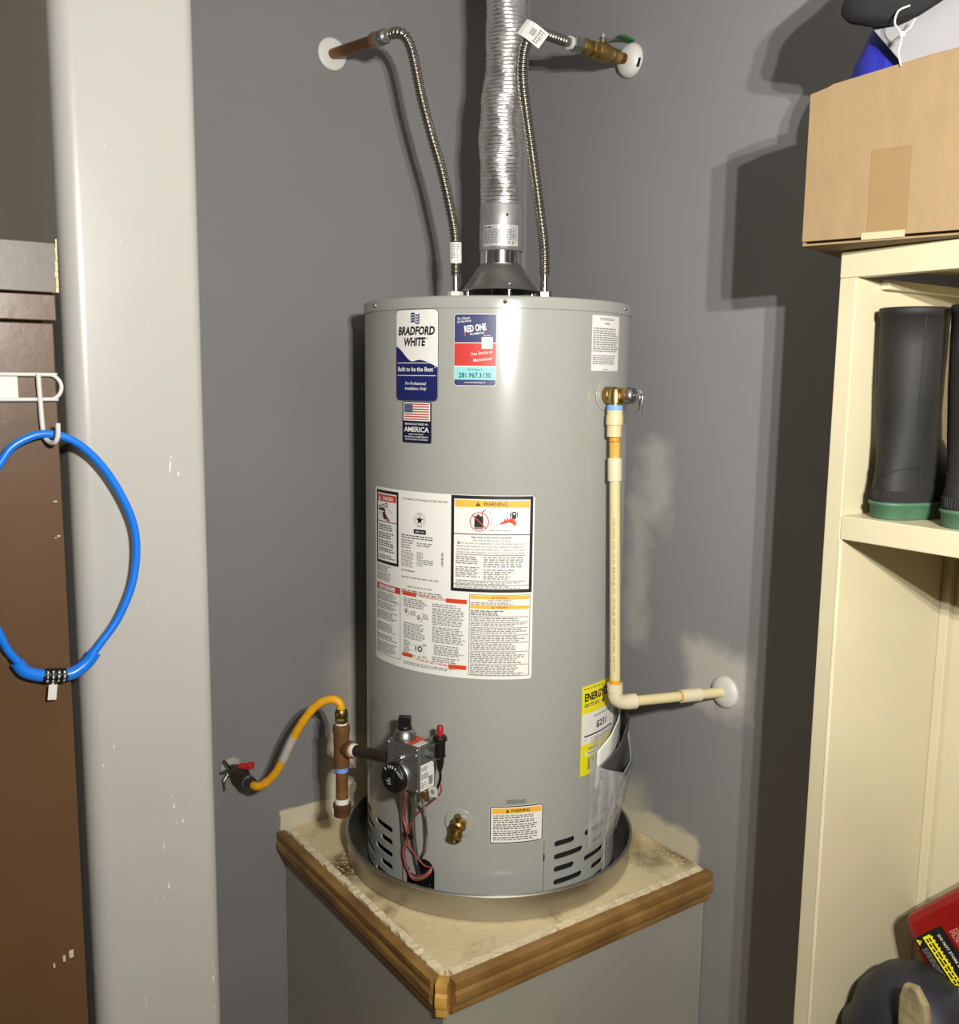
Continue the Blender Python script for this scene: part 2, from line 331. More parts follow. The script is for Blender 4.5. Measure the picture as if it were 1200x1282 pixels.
# ================================================================== DRAIN PAN
pn = V((-.004, -.002, .0008)); RP = .322
pan = MB().lathe([(0, 0), (RP-.006, 0), (RP-.002, .003), (RP-.001, .050), (RP+.002, .052), (RP+.003, .0545), (RP+.001, .0565), (RP-.0035, .0565), (RP-.0045, .053), (RP-.004, .004), (RP-.009, .0015), (0, .0015)], pn, Z, 128, caps=False)
o = pan.build('drain_pan', m_pan, at=pn, auto=40); tag(o, 'round brushed aluminium drain pan under the water heater', 'drain pan')

# ================================================================== WATER HEATER
WH = thing('water_heater', 'tall light grey cylindrical gas water heater standing in a round metal pan', 'water heater', (0, 0, .003))
# jacket with louvre slots and burner opening cut through
def shell(r0, r1, z0, z1, n=192):
    return MB().lathe([(r0, z0), (r0, z1), (r1, z1), (r1, z0), (r0, z0)], (0, 0, 0), Z, n, caps=False)
def slot_cutter(mb, t0, t1, z, h=.0125):
    n = 5; pts = []
    ra = h/2; da = math.degrees(ra/RT)
    for i in range(n+1): a = math.pi/2 + math.pi*i/n; pts.append((t0+da+da*math.cos(a), z+ra*math.sin(a)))
    k = 4
    for i in range(1, k): pts.append((t0+da+(t1-t0-2*da)*i/k, z-ra))
    for i in range(n+1): a = -math.pi/2 + math.pi*i/n; pts.append((t1-da+da*math.cos(a), z+ra*math.sin(a)))
    for i in range(1, k): pts.append((t1-da-(t1-t0-2*da)*i/k, z+ra))
    cut_poly(mb, pts)
def cut_poly(mb, pts):
    n = len(pts); vs = [cyl(t, z, RT-.03) for t, z in pts] + [cyl(t, z, RT+.03) for t, z in pts]
    mb.add(vs, [tuple(range(n)), tuple(range(n, 2*n))[::-1]] + [(i, n+i, n+(i+1) % n, (i+1) % n) for i in range(n)])
cut = MB()
for z, t1 in ((.128, 38.3), (.100, 43.3), (.073, 38.3), (.045, 43.3)): slot_cutter(cut, 27.6, t1, z)
for z, t0 in ((.129, 44.3), (.101, 49.6), (.073, 44.3), (.045, 49.6), (.018, 44.3)): slot_cutter(cut, t0, 59.6, z)
for z, t0 in ((.122, -61.2), (.095, -56.3), (.067, -61.2), (.040, -56.3), (.0135, -61.2)): slot_cutter(cut, t0, -46.8, z)
for z, t1 in ((.122, -69), (.095, -64), (.067, -69), (.040, -64)): slot_cutter(cut, -79, t1, z)
arch = [(-38.3, .014), (-23.6, .014)] + [(-23.6, .066)] + [(-28.2+4.6*math.cos(math.pi*i/8), .066+.024*math.sin(math.pi*i/8)) for i in range(1, 8)] + [(-32.8, .050), (-38.3, .050)]
cut_poly(cut, arch)
co = cut.build('cutter', m_dark); bm = bmesh.new(); bm.from_mesh(co.data); bmesh.ops.recalc_face_normals(bm, faces=bm.faces); bm.to_mesh(co.data); bm.free()
jm = shell(RT-.0025, RT, .009, 1.192); jo = jm.build('jacket', m_jacket, auto=30)
bm = bmesh.new(); bm.from_mesh(jo.data); bmesh.ops.recalc_face_normals(bm, faces=bm.faces); bm.to_mesh(jo.data); bm.free()
q = jo.modifiers.new('cut', 'BOOLEAN'); q.object = co; q.operation = 'DIFFERENCE'; q.solver = 'EXACT'
dg = bpy.context.evaluated_depsgraph_get(); me = bpy.data.meshes.new_from_object(jo.evaluated_get(dg))
bpy.data.objects.remove(jo); bpy.data.objects.remove(co)
for p in me.polygons:
    p.use_smooth = True
    c = p.center; nr = abs(p.normal.dot(V((c.x, c.y, 0)).normalized()))
    if nr < .8: p.use_smooth = False
me.materials.clear(); me.materials.append(m_jacket)
jo = bpy.data.objects.new('jacket', me); COL.objects.link(jo); jo.parent = WH; jo.location = -V((0, 0, .003)); jo['_o'] = [0, 0, .003]
MB().lathe([(.262, .010), (.262, .165), (.10, .170)], (0, 0, 0), Z, 64, caps=True).build('inner_liner', m_dark, WH)
# cap with rolled edge and screws
cp = MB().lathe([(0, 1.2115), (.270, 1.2115), (RT-.002, 1.2108), (RT+.0022, 1.208), (RT+.0028, 1.204), (RT+.0028, 1.1885), (RT+.0005, 1.1880)], (0, 0, 0), Z, 128, caps=False).build('top_cap', m_jacket, WH, auto=50)
for t in (-59, 2.8, 64.5):
    MB().lathe([(.0042, 0), (.0042, .0012), (.003, .0026), (0, .003)], cyl(t, 1.1995, RT+.0027), rad(t), 12).build('screw', m_chrome, WH)
# access plate at the bottom front, seam strip and edge strip
def cyl_patch(t0, t1, z0, z1, r, n=24):
    vs = []
    for i in range(n+1): t = t0+(t1-t0)*i/n; vs += [cyl(t, z0, r), cyl(t, z1, r), cyl(t, z1, RT-.0005), cyl(t, z0, RT-.0005)]
    fs = [(4*i+j, 4*i+4+j, 4*i+4+(j+1) % 4, 4*i+(j+1) % 4) for i in range(n) for j in range(4)] + [(0, 1, 2, 3), (4*n+3, 4*n+2, 4*n+1, 4*n)]
    return MB().add(vs, fs)
cyl_patch(-23.0, 22.6, .012, .1425, RT+.0009).build('access_plate', m_jacket, WH, auto=30)
cyl_patch(22.65, 22.95, .012, .1425, RT+.0002, 2).build('seam', m_dgrey, WH)
cyl_patch(22.45, 23.1, .098, .112, RT+.0012, 2).build('seam_clip', m_dark, WH)
cyl_patch(60.9, 61.4, .012, .145, RT+.0006, 2).build('seam', m_white, WH)
cyl_patch(-40.4, -39.9, .012, .23, RT+.0006, 2).build('seam', m_dgrey, WH)
for t, z in ((-66, .030), (-63.5, .026)): MB().lathe([(.004, 0), (.003, .003), (0, .004)], cyl(t, z), rad(t), 8).build('screw', m_chrome, WH)
# draft hood on its legs
hc = V((.005, 0, 0))
MB().lathe([(.0800, 1.240), (.0815, 1.2415), (.0775, 1.247), (.066, 1.262), (.056, 1.277), (.050, 1.287), (.046, 1.291), (.0436, 1.294), (.0436, 1.297), (.042, 1.297), (.042, 1.294), (.050, 1.284), (.0785, 1.243), (.0800, 1.240)], hc, Z, 64, caps=False).build('draft_hood', m_galv, WH, auto=50)
MB().lathe([(.0430, 1.294), (.0430, 1.330)], hc, Z, 64, caps=False).build('hood_neck', m_chrome, WH)
for t in (15, 105, 195, 285): MB().tube([hc + rad(t)*.070 + Z*1.2115, hc + rad(t)*.070 + Z*1.252], .0045, 8).build('hood_leg', m_chrome, WH)
MB().lathe([(.050, 1.2117), (.050, 1.225), (.046, 1.225)], hc, Z, 48).build('flue_outlet', m_dark, WH)
NPL = V((-.0887, -.02, 0)); NPR = V((.0975, -.02, 0))
for q in (NPL, NPR): MB().lathe([(.014, 1.211), (.014, 1.222), (.0125, 1.224)], q, Z, 20).build('nipple', m_tape if q is NPL else m_galv, WH)

# ---- stickers
def star(pr, u, v, r, m, ly=3):
    pr.poly([(u+(r if i % 2 == 0 else r*.42)*math.sin(math.pi*i/5), v+(r if i % 2 == 0 else r*.42)*math.cos(math.pi*i/5)) for i in range(10)], m, ly)
# maker's badge
w, h = .1024, .1725; P = Print(on_cyl(-44.0, 1.0150))
P.rrect(0, 0, w, h, .010, m_dgrey, 0); P.rrect(.0012, .0012, w-.0012, h-.0012, .009, m_paper, 1)
sw = lambda u: .103 - .028*(lambda t: t*t*(3-2*t))(min(1, u/.045)) + .004*math.sin(max(0, (u-.045)/.057)*math.pi*1.1) - max(0, (u-.06)/.042)*.010
def rb(u, r=.009):
    d = min(u-.0012, w-.0012-u); return .0012 + (0 if d >= r else r-math.sqrt(max(0, r*r-(r-d)**2)))
P.band(.0014, w-.0014, rb, sw, m_navy, 2, .0025)
P.text('BRADFORD', w*.5, .125, .0148, m_ink, w=.088, bold=.038, shear=.18); P.text('WHITE', w*.48, .1045, .0148, m_ink, w=.052, bold=.038, shear=.18); P.text('®', .078, .1165, .003, m_ink)
for i in range(4):
    v = .1465+i*.0048; P.band(.040, .061, (lambda v: lambda u: v+.0022*math.sin((u-.04)/.021*2*math.pi))(v), (lambda v: lambda u: v+.0034+.0022*math.sin((u-.04)/.021*2*math.pi))(v), m_navy, 3, .002)
P.rect(.050, .1455, .0515, .1668, m_paper, 4); P.rect(.055, .1455, .0562, .1608, m_paper, 4)
P.rect(.005, .0715, w-.005, .0728, m_paper, 3); P.rect(.005, .0478, w-.005, .0491, m_paper, 3)
P.text('Built to be the Best', w*.48, .0565, .0080, m_paper, w=.085, bold=.02); P.text('®', .0955, .0625, .003, m_paper)
P.text('For Professional', w*.5, .031, .0055, m_paper, w=.050, shear=.2, bold=.012); P.text('Installation Only', w*.5, .0215, .0055, m_paper, w=.052, shear=.2, bold=.012)
P.build('maker_sticker', WH)
# flag sticker
w, h = .0702, .0795; P = Print(on_cyl(-40.3, .9350)); m_nblk = mat('dark_navy_ink', (20, 24, 52), .42, var=.02); m_stripe = mat('muted_red_ink', (178, 70, 66), .42, var=.02); m_canton = mat('slate_ink', (66, 74, 104), .42, var=.02)
P.rrect(0, 0, w, h, .004, m_nblk, 0); P.rrect(.003, .0425, w-.003, h-.002, .0015, m_paper, 1)
for i in range(7): v = .0445+i*.00475; P.rect(.0052, v, w-.0052, v+.0024, m_stripe, 2)
P.rect(.0052, .0445+.0135, .027, .0445+.0309, m_canton, 3)
for i in range(5):
    for j in range(4): P.rect(.0072+i*.004, .0600+j*.0042, .0082+i*.004, .0610+j*.0042, m_paper, 4)
P.text('MANUFACTURED IN', w*.5, .0345, .0036, m_paper, w=.055); P.text('AMERICA', w*.5, .0215, .0092, m_paper, w=.060, bold=.02)
P.text('USING THE FINEST', w*.5, .0155, .0026, m_paper, w=.036); P.text('MATERIALS & COMPONENTS', w*.5, .0105, .0026, m_paper, w=.056); P.text('FROM AROUND THE WORLD', w*.5, .0055, .0026, m_paper, w=.054)
P.build('flag_sticker', WH)
# plumber's sticker
w, h = .0783, .1300; P = Print(on_cyl(-16.4, 1.0465))
P.rrect(-.0008, -.0008, w+.0008, h+.0008, .004, m_paper, 0); P.rrect(0, 0, w, h, .004, m_rnavy, 1)
P.rect(0, .036, w, .0775, m_red, 2); P.rect(0, .0775, w, .0787, m_paper, 3); P.rect(0, .0105, w, .0345, m_aqua, 2); P.rect(0, .0345, w, .036, m_paper, 3)
P.text('To Check', .0055, .1195, .0042, m_paper, al='l', shear=.2, rot=.08); P.text('Our Next Review!', .0055, .1140, .0040, m_paper, w=.027, al='l', shear=.2, rot=.1)
P.text('RED ONE', .040, .0995, .0115, m_paper, w=.041, bold=.035, rot=.12); P.poly([(.018, .0905), (.058, .0955), (.058, .0995), (.018, .0945)], m_red, 2); P.text('PLUMBING', .043, .0935, .0034, m_paper, w=.026, rot=.12)
P.text('Pay Here', .0615, .0905, .0024, m_paper)
P.rect(.0515, .0675, .072, .0885, m_paper, 3)
P.text('Free Service on', .052, .0572, .0056, m_paper, w=.040, shear=.25, rot=.12, bold=.005); P.text('Maintenance!', .054, .0455, .0056, m_paper, w=.036, shear=.25, rot=.12, bold=.005)
P.text('Call To Renew It', w*.5, .0275, .0036, m_rnavy, w=.028, shear=.2); P.text('281.967.3130', w*.5, .0145, .0088, mat('teal_navy_ink', (28, 62, 86), .42), w=.061, bold=.02); P.text('www.redoneplumbing.com', w*.5, .0045, .0026, m_paper, w=.040)
P.build('plumber_sticker', WH)
# small notice, upper right
w, h = .0920, .1055; P = Print(on_cyl(40.2, 1.0765)); P.rrect(0, 0, w, h, .002, m_paper, 0)
P.lines(.022, .096, .070, .102, 2, m_grey, ragged=.05, word=.008); P.text('NOTICE', w*.5, .0885, .0035, m_dgrey)
P.lines(.003, .036, w-.003, .083, 11, m_grey, ragged=.15, word=.009); P.lines(.003, .012, w-.003, .031, 5, m_grey, ragged=.2, word=.009); P.lines(.035, .002, .055, .0045, 1, m_grey, ragged=0)
P.build('notice_sticker', WH)
# big data and instruction label
u_ = lambda t: (t+60.5)*RT*math.pi/180; z_ = lambda z: z-.482
P = Print(on_cyl(-60.5, .482)); Wm = u_(15.7); P.rrect(0, 0, Wm, .359, .006, m_paper, 0)
# danger box
a0, a1, b0, b1 = .0085, u_(-42.6), z_(.686), z_(.8355); P.rect(a0, b0, a1, b1, m_ink, 1); P.rect(a0+.0055, b0+.006, a1-.0055, b1-.006, m_paper, 2)
P.rect(a0+.0068, b1-.0225, a1-.0068, b1-.0085, m_red, 3); P.text('DANGER', (a0+a1)/2+.006, b1-.0195, .0072, m_paper, w=.037, ly=4, bold=.02); P.tri(a0+.0145, b1-.0200, .0085, m_paper, None, 4)
P.rect(a0+.0055, b0+.0855, a1-.0055, b0+.087, m_ink, 3)
for i in range(3): P.ring(a0+.013+i*.013, b0+.1135+i*.003, .0052, .0022, m_ink, 3)
P.rect(a0+.012, b0+.108, a0+.034, b0+.1125, m_ink, 3); P.rect(a0+.031, b0+.097, a0+.0355, b0+.112, m_ink, 3)
P.poly([(a0+.024, b0+.105), (a0+.028, b0+.092), (a0+.047, b0+.088), (a0+.052, b0+.0895), (a0+.043, b0+.096), (a0+.033, b0+.106)], mat('maroon_ink', (110, 24, 40), .45), 3)
P.poly([(a0+.012, b0+.100), (a0+.021, b0+.1075), (a0+.021, b0+.1062), (a0+.0125, b0+.0985)], m_grey, 3); P.poly([(a0+.045, b0+.113), (a0+.063, b0+.1045), (a0+.063, b0+.1035), (a0+.045, b0+.112)], m_grey, 3)
for k, (v0, n) in enumerate(((.068, 3), (.0515, 3), (.0355, 3), (.0245, 2), (.0105, 2))): P.lines(a0+.010, b0+v0, a1-.011, b0+v0+n*.0045, n, m_dgrey, 3, ragged=.25, word=.010)
P.lines(.009, b0-.017, .063, b0-.003, 4, m_grey, ragged=.2); P.lines(.009, b0-.0355, .065, b0-.0185, 5, m_grey, ragged=.2)
# data plate
P.text('AUTOMATIC STORAGE WATER HEATER', .152, z_(.8235), .0036, m_dgrey, w=.104)
c0 = .143; P.ring(c0, z_(.786), .0145, .0007, m_grey); P.ring(c0, z_(.786), .0105, .0006, m_ink); star(P, c0, z_(.786), .009, m_ink)
P.text('CERTIFIED', c0, z_(.7985), .0018, m_grey, w=.012); P.text('DESIGN', c0, z_(.7735), .0018, m_grey, w=.010)
P.rrect(c0-.0145, z_(.7585), c0+.0145, z_(.7675), .0015, m_ink, 2); P.text('AHRI', c0-.006, z_(.7612), .0035, m_paper, ly=4, w=.009); P.text('CERTIFIED', c0+.006, z_(.7618), .0022, m_paper, ly=4, w=.011)
P.lines(.096, z_(.747), .178, z_(.756), 2, m_dgrey, fill=.5, ragged=.1, word=.009); P.lines(.096, z_(.727), .130, z_(.746), 4, m_grey, ragged=.3, word=.007); P.lines(.136, z_(.734), .172, z_(.743), 2, m_grey, ragged=.2)
P.lines(.096, z_(.690), .128, z_(.725), 9, m_grey, fill=.5, ragged=.2, word=.007); P.lines(.136, z_(.695), .152, z_(.724), 8, m_grey, fill=.5, ragged=.1, word=.004); P.lines(.152, z_(.699), .180, z_(.7095), 3, m_grey, ragged=.3)
P.lines(.096, z_(.681), .131, z_(.685), 1, m_dgrey, ragged=0, word=.007); P.lines(.096, z_(.668), .186, z_(.672), 1, m_grey, ragged=0, word=.009); P.lines(.112, z_(.6495), .171, z_(.6535), 1, m_grey, ragged=0); P.lines(.096, z_(.637), .196, z_(.6455), 2, m_grey, ragged=.05)
P.bars(.191, z_(.700), .196, z_(.728), 16, m_dgrey, vert=False)
# fire warning box
a0, a1, b0, b1 = u_(-17.2), u_(15.1), z_(.6540), z_(.8400); P.rect(a0, b0, a1, b1, m_ink, 1); P.rect(a0+.006, b0+.0065, a1-.006, b1-.0065, m_paper, 2); wd_ = a1-a0; mc = (a0+a1)/2
P.rect(a0+.0075, b1-.0220, a1-.0075, b1-.0085, m_amber, 3); P.text('WARNING', mc+.006, b1-.0190, .0075, m_ink, w=.046, ly=4); P.tri(mc-.0265, b1-.0192, .0085, m_ink, m_amber, 4)
P.ring(a0+.055, b0+.1365, .0185, .0016, m_red, 5, 28); P.rrect(a0+.0455, b0+.1225, a0+.0625, b0+.1475, .003, m_ink, 3); P.rect(a0+.0505, b0+.1475, a0+.0555, b0+.1505, m_ink, 3); P.rect(a0+.047, b0+.1235, a0+.061, b0+.1265, m_grey, 4)
P.poly([(a0+.0405, b0+.1490), (a0+.0675, b0+.1230), (a0+.0690, b0+.1245), (a0+.042, b0+.1505)], m_red, 5)
P.poly([(a0+.059, b0+.147), (a0+.0605, b0+.147), (a0+.0615, b0+.155), (a0+.068, b0+.1595), (a0+.0675, b0+.1608), (a0+.0600, b0+.156)], m_ink, 3)
P.poly([(a0+.074, b0+.156), (a0+.0795, b0+.146), (a0+.0765, b0+.136), (a0+.0735, b0+.127), (a0+.0728, b0+.127), (a0+.0755, b0+.136), (a0+.0787, b0+.146), (a0+.0732, b0+.156)], m_grey, 3)
fl = [(.081, .1285), (.094, .1325), (.0985, .1385), (.1, .136), (.1035, .1445), (.1055, .139), (.1085, .147), (.1105, .140), (.114, .1465), (.1165, .142), (.121, .1445), (.122, .137), (.126, .139), (.1245, .132), (.121, .1285)]
P.poly([(a0+x, b0+y) for x, y in fl], m_ored, 3)
P.ring(a0+.1205, b0+.1525, .0045, .0025, m_ink, 4); P.rect(a0+.1165, b0+.143, a0+.1245, b0+.1495, m_ink, 4); P.poly([(a0+.1125, b0+.147), (a0+.1145, b0+.1455), (a0+.1155, b0+.1555), (a0+.1135, b0+.1555)], m_ink, 4); P.poly([(a0+.1265, b0+.1455), (a0+.128, b0+.147), (a0+.1275, b0+.1555), (a0+.1258, b0+.1555)], m_ink, 4)
P.text('Flammable Vapors', a0+.095, b0+.1190, .0035, m_dgrey, w=.043, shear=.15)
P.rect(a0+.006, b0+.1115, a1-.006, b0+.1132, m_ink, 3)
P.text('FIRE AND EXPLOSION HAZARD', mc, b0+.1045, .0036, m_ink, w=.078); P.text('Can result in serious injury or death', mc, b0+.0995, .0031, m_dgrey, w=.072)
P.tri(a0+.0155, b0+.0930, .0055, m_ink, m_paper, 3)
P.text('Do not store or use gasoline or other flammable vapors and', a0+.0205, b0+.0935, .0030, m_dgrey, w=.120, al='l'); P.text('liquids in the vicinity of this or any other appliance. Storage of or', a0+.0115, b0+.0875, .0030, m_dgrey, w=.130, al='l'); P.text('use of gasoline or other flammable vapors or liquids in the vicinity', a0+.0115, b0+.0818, .0030, m_dgrey, w=.131, al='l'); P.text('of this or any other appliance can result in serious injury or death.', a0+.0115, b0+.0760, .0030, m_dgrey, w=.130, al='l')
P.rect(a0+.011, b0+.0720, a1-.014, b0+.0733, m_dgrey, 3)
P.lines(a0+.010, b0+.0540, a0+.055, b0+.0705, 4, m_grey, 3, ragged=.15, word=.010); P.lines(a0+.010, b0+.0285, a0+.060, b0+.0500, 6, m_grey, 3, ragged=.25, word=.010)
P.lines(a0+.064, b0+.0485, a0+.140, b0+.0705, 5, m_grey, 3, ragged=.1, word=.010); P.lines(a0+.064, b0+.0250, a0+.143, b0+.0460, 5, m_grey, 3, ragged=.45, word=.010)
P.rect(a0+.011, b0+.0215, a1-.014, b0+.0228, m_dgrey, 3); P.lines(a0+.010, b0+.0150, a0+.140, b0+.0205, 2, m_grey, 3, ragged=.3, word=.010); P.rect(a0+.006, b0+.0135, a1-.006, b0+.0147, m_dgrey, 3); P.lines(a0+.010, b0+.0072, a0+.135, b0+.0130, 2, m_grey, 3, ragged=.2, word=.010)
# lower left column
a0, a1, b0, b1 = .009, u_(-41.4), z_(.497), z_(.635); P.frame(a0, b0, a1, b1, .0009, m_dgrey, 2); P.rect(a0, b1-.004, a1, b1+.009, m_red, 2); P.rect(a0+.010, b1-.002, a1-.017, b1+.0065, m_paper, 3); P.text('FOR YOUR SAFETY', (a0+a1)/2-.004, b1+.003, .0026, m_dgrey, w=.045, ly=4); P.text('READ BEFORE OPERATING', (a0+a1)/2-.004, b1-.001, .0026, m_dgrey, w=.052, ly=4)
P.rect(a0, b1-.025, a1, b1-.024, m_dgrey, 3); P.lines(a0+.003, b1-.0235, a1-.008, b1-.007, 4, m_grey, 3, word=.009)
for v0, n in ((.095, 4), (.073, 5), (.048, 5), (.031, 3), (.004, 6)): P.lines(a0+.003, b0+v0, a1-.010, b0+v0+n*.0038, n, m_grey, 3, word=.008, ragged=.25)
# lower middle column
a0, a1 = u_(-40.3), u_(-10.5); mc = (a0+a1)/2; t1 = z_(.6365)
P.rect(a0, t1-.004, a0+.037, t1+.0045, m_ored, 2); P.rect(a1-.042, t1-.007, a1, t1+.0015, m_ored, 2); P.text('OPERATING INSTRUCTIONS', mc, t1-.0035, .0042, m_red, w=.062, bold=.015, rot=-.03)
P.lines(a0+.004, z_(.609), a0+.066, z_(.629), 5, m_grey, word=.008, ragged=.3); P.lines(a0+.022, z_(.594), a0+.036, z_(.604), 3, m_grey, word=.006); P.lines(a0+.052, z_(.590), a0+.068, z_(.602), 3, m_grey, word=.006)
for cx_, cz_ in ((a0+.010, z_(.598)), (a0+.042, z_(.589))):
    P.poly([(cx_-.007, cz_+.003), (cx_+.002, cz_+.009), (cx_+.010, cz_-.002), (cx_+.001, cz_-.007), (cx_+.001, cz_-.006), (cx_+.0085, cz_-.002), (cx_+.002, cz_+.007), (cx_-.005, cz_+.003)], m_dgrey); P.poly([(cx_-.003, cz_), (cx_+.001, cz_+.006), (cx_+.003, cz_+.001), (cx_, cz_-.002)], m_dgrey)
P.lines(a0+.004, z_(.545), a0+.062, z_(.579), 9, m_grey, word=.009, ragged=.3); P.lines(a0+.003, z_(.513), a0+.022, z_(.543), 8, m_grey, word=.008, ragged=.3)
P.frame(a0+.026, z_(.522), a0+.056, z_(.536), .0005, m_grey); P.ring(a0+.046, z_(.529), .006, .003, m_dgrey); P.rect(a0+.034, z_(.524), a0+.037, z_(.534), m_dgrey); P.lines(a0+.052, z_(.536), a0+.064, z_(.541), 1, m_grey)
P.ring(a0+.044, z_(.512), .003, .0012, m_dgrey); P.lines(a0+.026, z_(.509), a0+.038, z_(.515), 2, m_grey, word=.006); P.lines(a0+.052, z_(.511), a0+.064, z_(.517), 2, m_grey, word=.006)
P.lines(a0+.074, z_(.618), a1-.004, z_(.626), 2, m_grey, word=.009); P.lines(a0+.074, z_(.582), a1-.002, z_(.617), 10, m_grey, word=.009, ragged=.2); P.lines(a0+.074, z_(.547), a1-.002, z_(.580), 9, m_grey, word=.009, ragged=.2); P.lines(a0+.078, z_(.522), a1-.004, z_(.544), 6, m_grey, word=.009, ragged=.25); P.lines(a0+.074, z_(.508), a1-.012, z_(.5195), 3, m_grey, word=.009, ragged=.4)
P.rect(a0, z_(.5075), a0+.027, z_(.5155), m_ored, 2); P.rect(a1-.036, z_(.4985), a1, z_(.507), m_ored, 2); P.text('TO TURN OFF GAS TO APPLIANCE', mc+.001, z_(.5035), .0042, m_red, w=.076, bold=.015, rot=-.045)
P.lines(a0+.004, z_(.492), a1-.008, z_(.499), 2, m_grey, word=.009, ragged=.3)
# lower right column
a0, a1, b0, b1 = u_(-9.6), u_(14.6), z_(.4890), z_(.6495); mc = (a0+a1)/2; P.frame(a0, b0, a1, b1, .0010, m_dgrey, 2)
for v in (b1-.0085, b1-.0275):
    P.rect(a0+.002, v, a1-.002, v+.0065, m_amber, 3); P.text('WARNING', mc+.003, v+.0012, .0042, m_red, w=.023, ly=4); P.tri(mc-.013, v+.0012, .0042, m_red, None, 4)
P.text('FOR YOUR SAFETY', mc, b1-.0130, .0034, m_dgrey, w=.044); P.lines(a0+.003, b1-.0205, a1-.016, b1-.0140, 2, m_grey, 3, word=.008)
P.lines(a0+.003, b1-.0410, a1-.045, b1-.0300, 3, m_dgrey, 3, word=.008, ragged=.35)
v = b1-.0435
for n in (2, 2, 3, 3, 4, 6, 6):
    P.rect(a0+.003, v, a1-.003, v+.0010, m_dgrey, 3); P.lines(a0+.003, v-n*.0037-.0006, a1-.007, v-.0006, n, m_grey, 3, word=.009, ragged=.25); v -= n*.0037+.0034
P.build('instruction_label', WH)
# energy label
w, h = .1330, .1900; P = Print(on_cyl(40.2, .2570)); P.rect(0, 0, w, h, m_yel, 0)
P.lines(.006, .182, .07, .1855, 1, m_dgrey, ragged=0); P.text('ENERGYGUIDE', .008, .158, .0155, m_ink, w=.117, al='l', bold=.035); P.poly([(.070, .158), (.074, .158), (.074, .149), (.078, .149), (.072, .141), (.066, .149), (.070, .149)], m_ink, 3)
P.lines(.008, .145, .060, .153, 2, m_dgrey, ragged=.1); P.rect(.003, .066, w-.003, .131, m_paper, 1)
P.text('Estimated Yearly Energy Cost', .040, .1195, .0042, m_dgrey, w=.075, al='l'); P.text('$231', .068, .0945, .0135, m_ink, w=.040, bold=.02); P.rect(.010, .0815, .118, .0845, m_ink, 2); P.rect(.112, .090, .114, .094, m_ink, 2)
P.text('$195', .012, .0735, .0030, m_grey); P.text('$265', .117, .0785, .0030, m_grey); P.lines(.045, .069, .11, .074, 1, m_grey, ragged=0)
P.rect(.014, .041, .060, .0490, m_paper, 1); P.lines(.022, .0430, .050, .0475, 1, m_dgrey, ragged=0); P.lines(.022, .053, .060, .0575, 1, m_dgrey, ragged=0); P.lines(.022, .010, .10, .036, 6, m_dgrey, ragged=.3)
P.build('energy_label', WH)
# lower warning label and rating plate
w, h = .1085, .0780; P = Print(on_cyl(-.25, .1440)); P.rrect(-.0007, -.0007, w+.0007, h+.0007, .004, m_paper, 0); P.rrect(0, 0, w, h, .0038, m_ink, 1); P.rrect(.0022, .0022, w-.0022, h-.0022, .002, m_paper, 2)
P.rect(.0042, h-.0155, w-.0042, h-.0042, m_amber, 3); P.text('WARNING', w*.5+.006, h-.0128, .0064, m_ink, w=.040, bold=.02, ly=4); P.tri(w*.5-.0195, h-.0130, .0068, m_ink, None, 4)
v = h-.0175
for n in (2, 2, 3, 3, 2): P.lines(.0065, v-n*.0041, w-.008, v, n, m_dgrey, 3, ragged=.2, word=.009, fill=.5); v -= n*.0041+.0012
P.lines(w-.022, .0030, w-.006, .0050, 1, m_grey, 3, ragged=0); P.build('warning_sticker', WH)
w, h = .0455, .0115; P = Print(on_cyl(5.8, .2248)); P.rrect(0, 0, w, h, .001, mat('dull_plate', (150, 150, 148), .5, .2), 0); P.lines(.004, .002, w-.004, h-.001, 3, m_dgrey, 1, ragged=.05, word=.008); P.build('rating_plate', WH)

# ---- temperature and pressure relief valve
tv = 49.4; tn = rad(tv); tx = rad(tv+90); zt = 1.030
MB().lathe([(.031, 0), (.031, .0012), (.029, .002), (.014, .002)], cyl(tv, zt), tn, 32).build('valve_collar', m_jacket, WH)
tb = MB(); o = cyl(tv, zt)
hexnut(tb, o+tn*.003, tn, .0175, .013, 0, 8); tb.lathe([(.0125, .015), (.0165, .017), (.0165, .024), (.013, .026)], o, tn, 20)
tb.lathe([(.0140, .024), (.0150, .028), (.0150, .048), (.0165, .050), (.0165, .056)], o, tn, 20)
PV = o+tn*.037; PV = V((.2292, -.2085, 0))
tb.lathe([(.0125, 1.005), (.0125, 1.014), (.0145, 1.016), (.0145, 1.034), (.012, 1.042)], PV, Z, 20); VB = tb.build('relief_valve', m_brass, WH, auto=40)
MB().lathe([(.0155, .056), (.0150, .066), (.010, .069), (0, .069)], o, tn, 20).build('valve_bonnet', m_galv, VB)
lv = MB(); lv.tube([o+tn*.066, o+tn*.078], .0045, 8)
lv.tube([o+tn*.075+Z*.012+tx*.004, o+tn*.080+Z*.010+tx*.004, o+tn*.083-Z*.004+tx*.004, o+tn*.080-Z*.030+tx*.004], .0022, 8); lv.tube([o+tn*.075+Z*.012-tx*.005, o+tn*.080+Z*.010-tx*.005, o+tn*.083-Z*.004-tx*.005, o+tn*.080-Z*.030-tx*.005, o+tn*.080-Z*.030+tx*.005], .0018, 8)
lv.build('test_lever', m_chrome, VB)

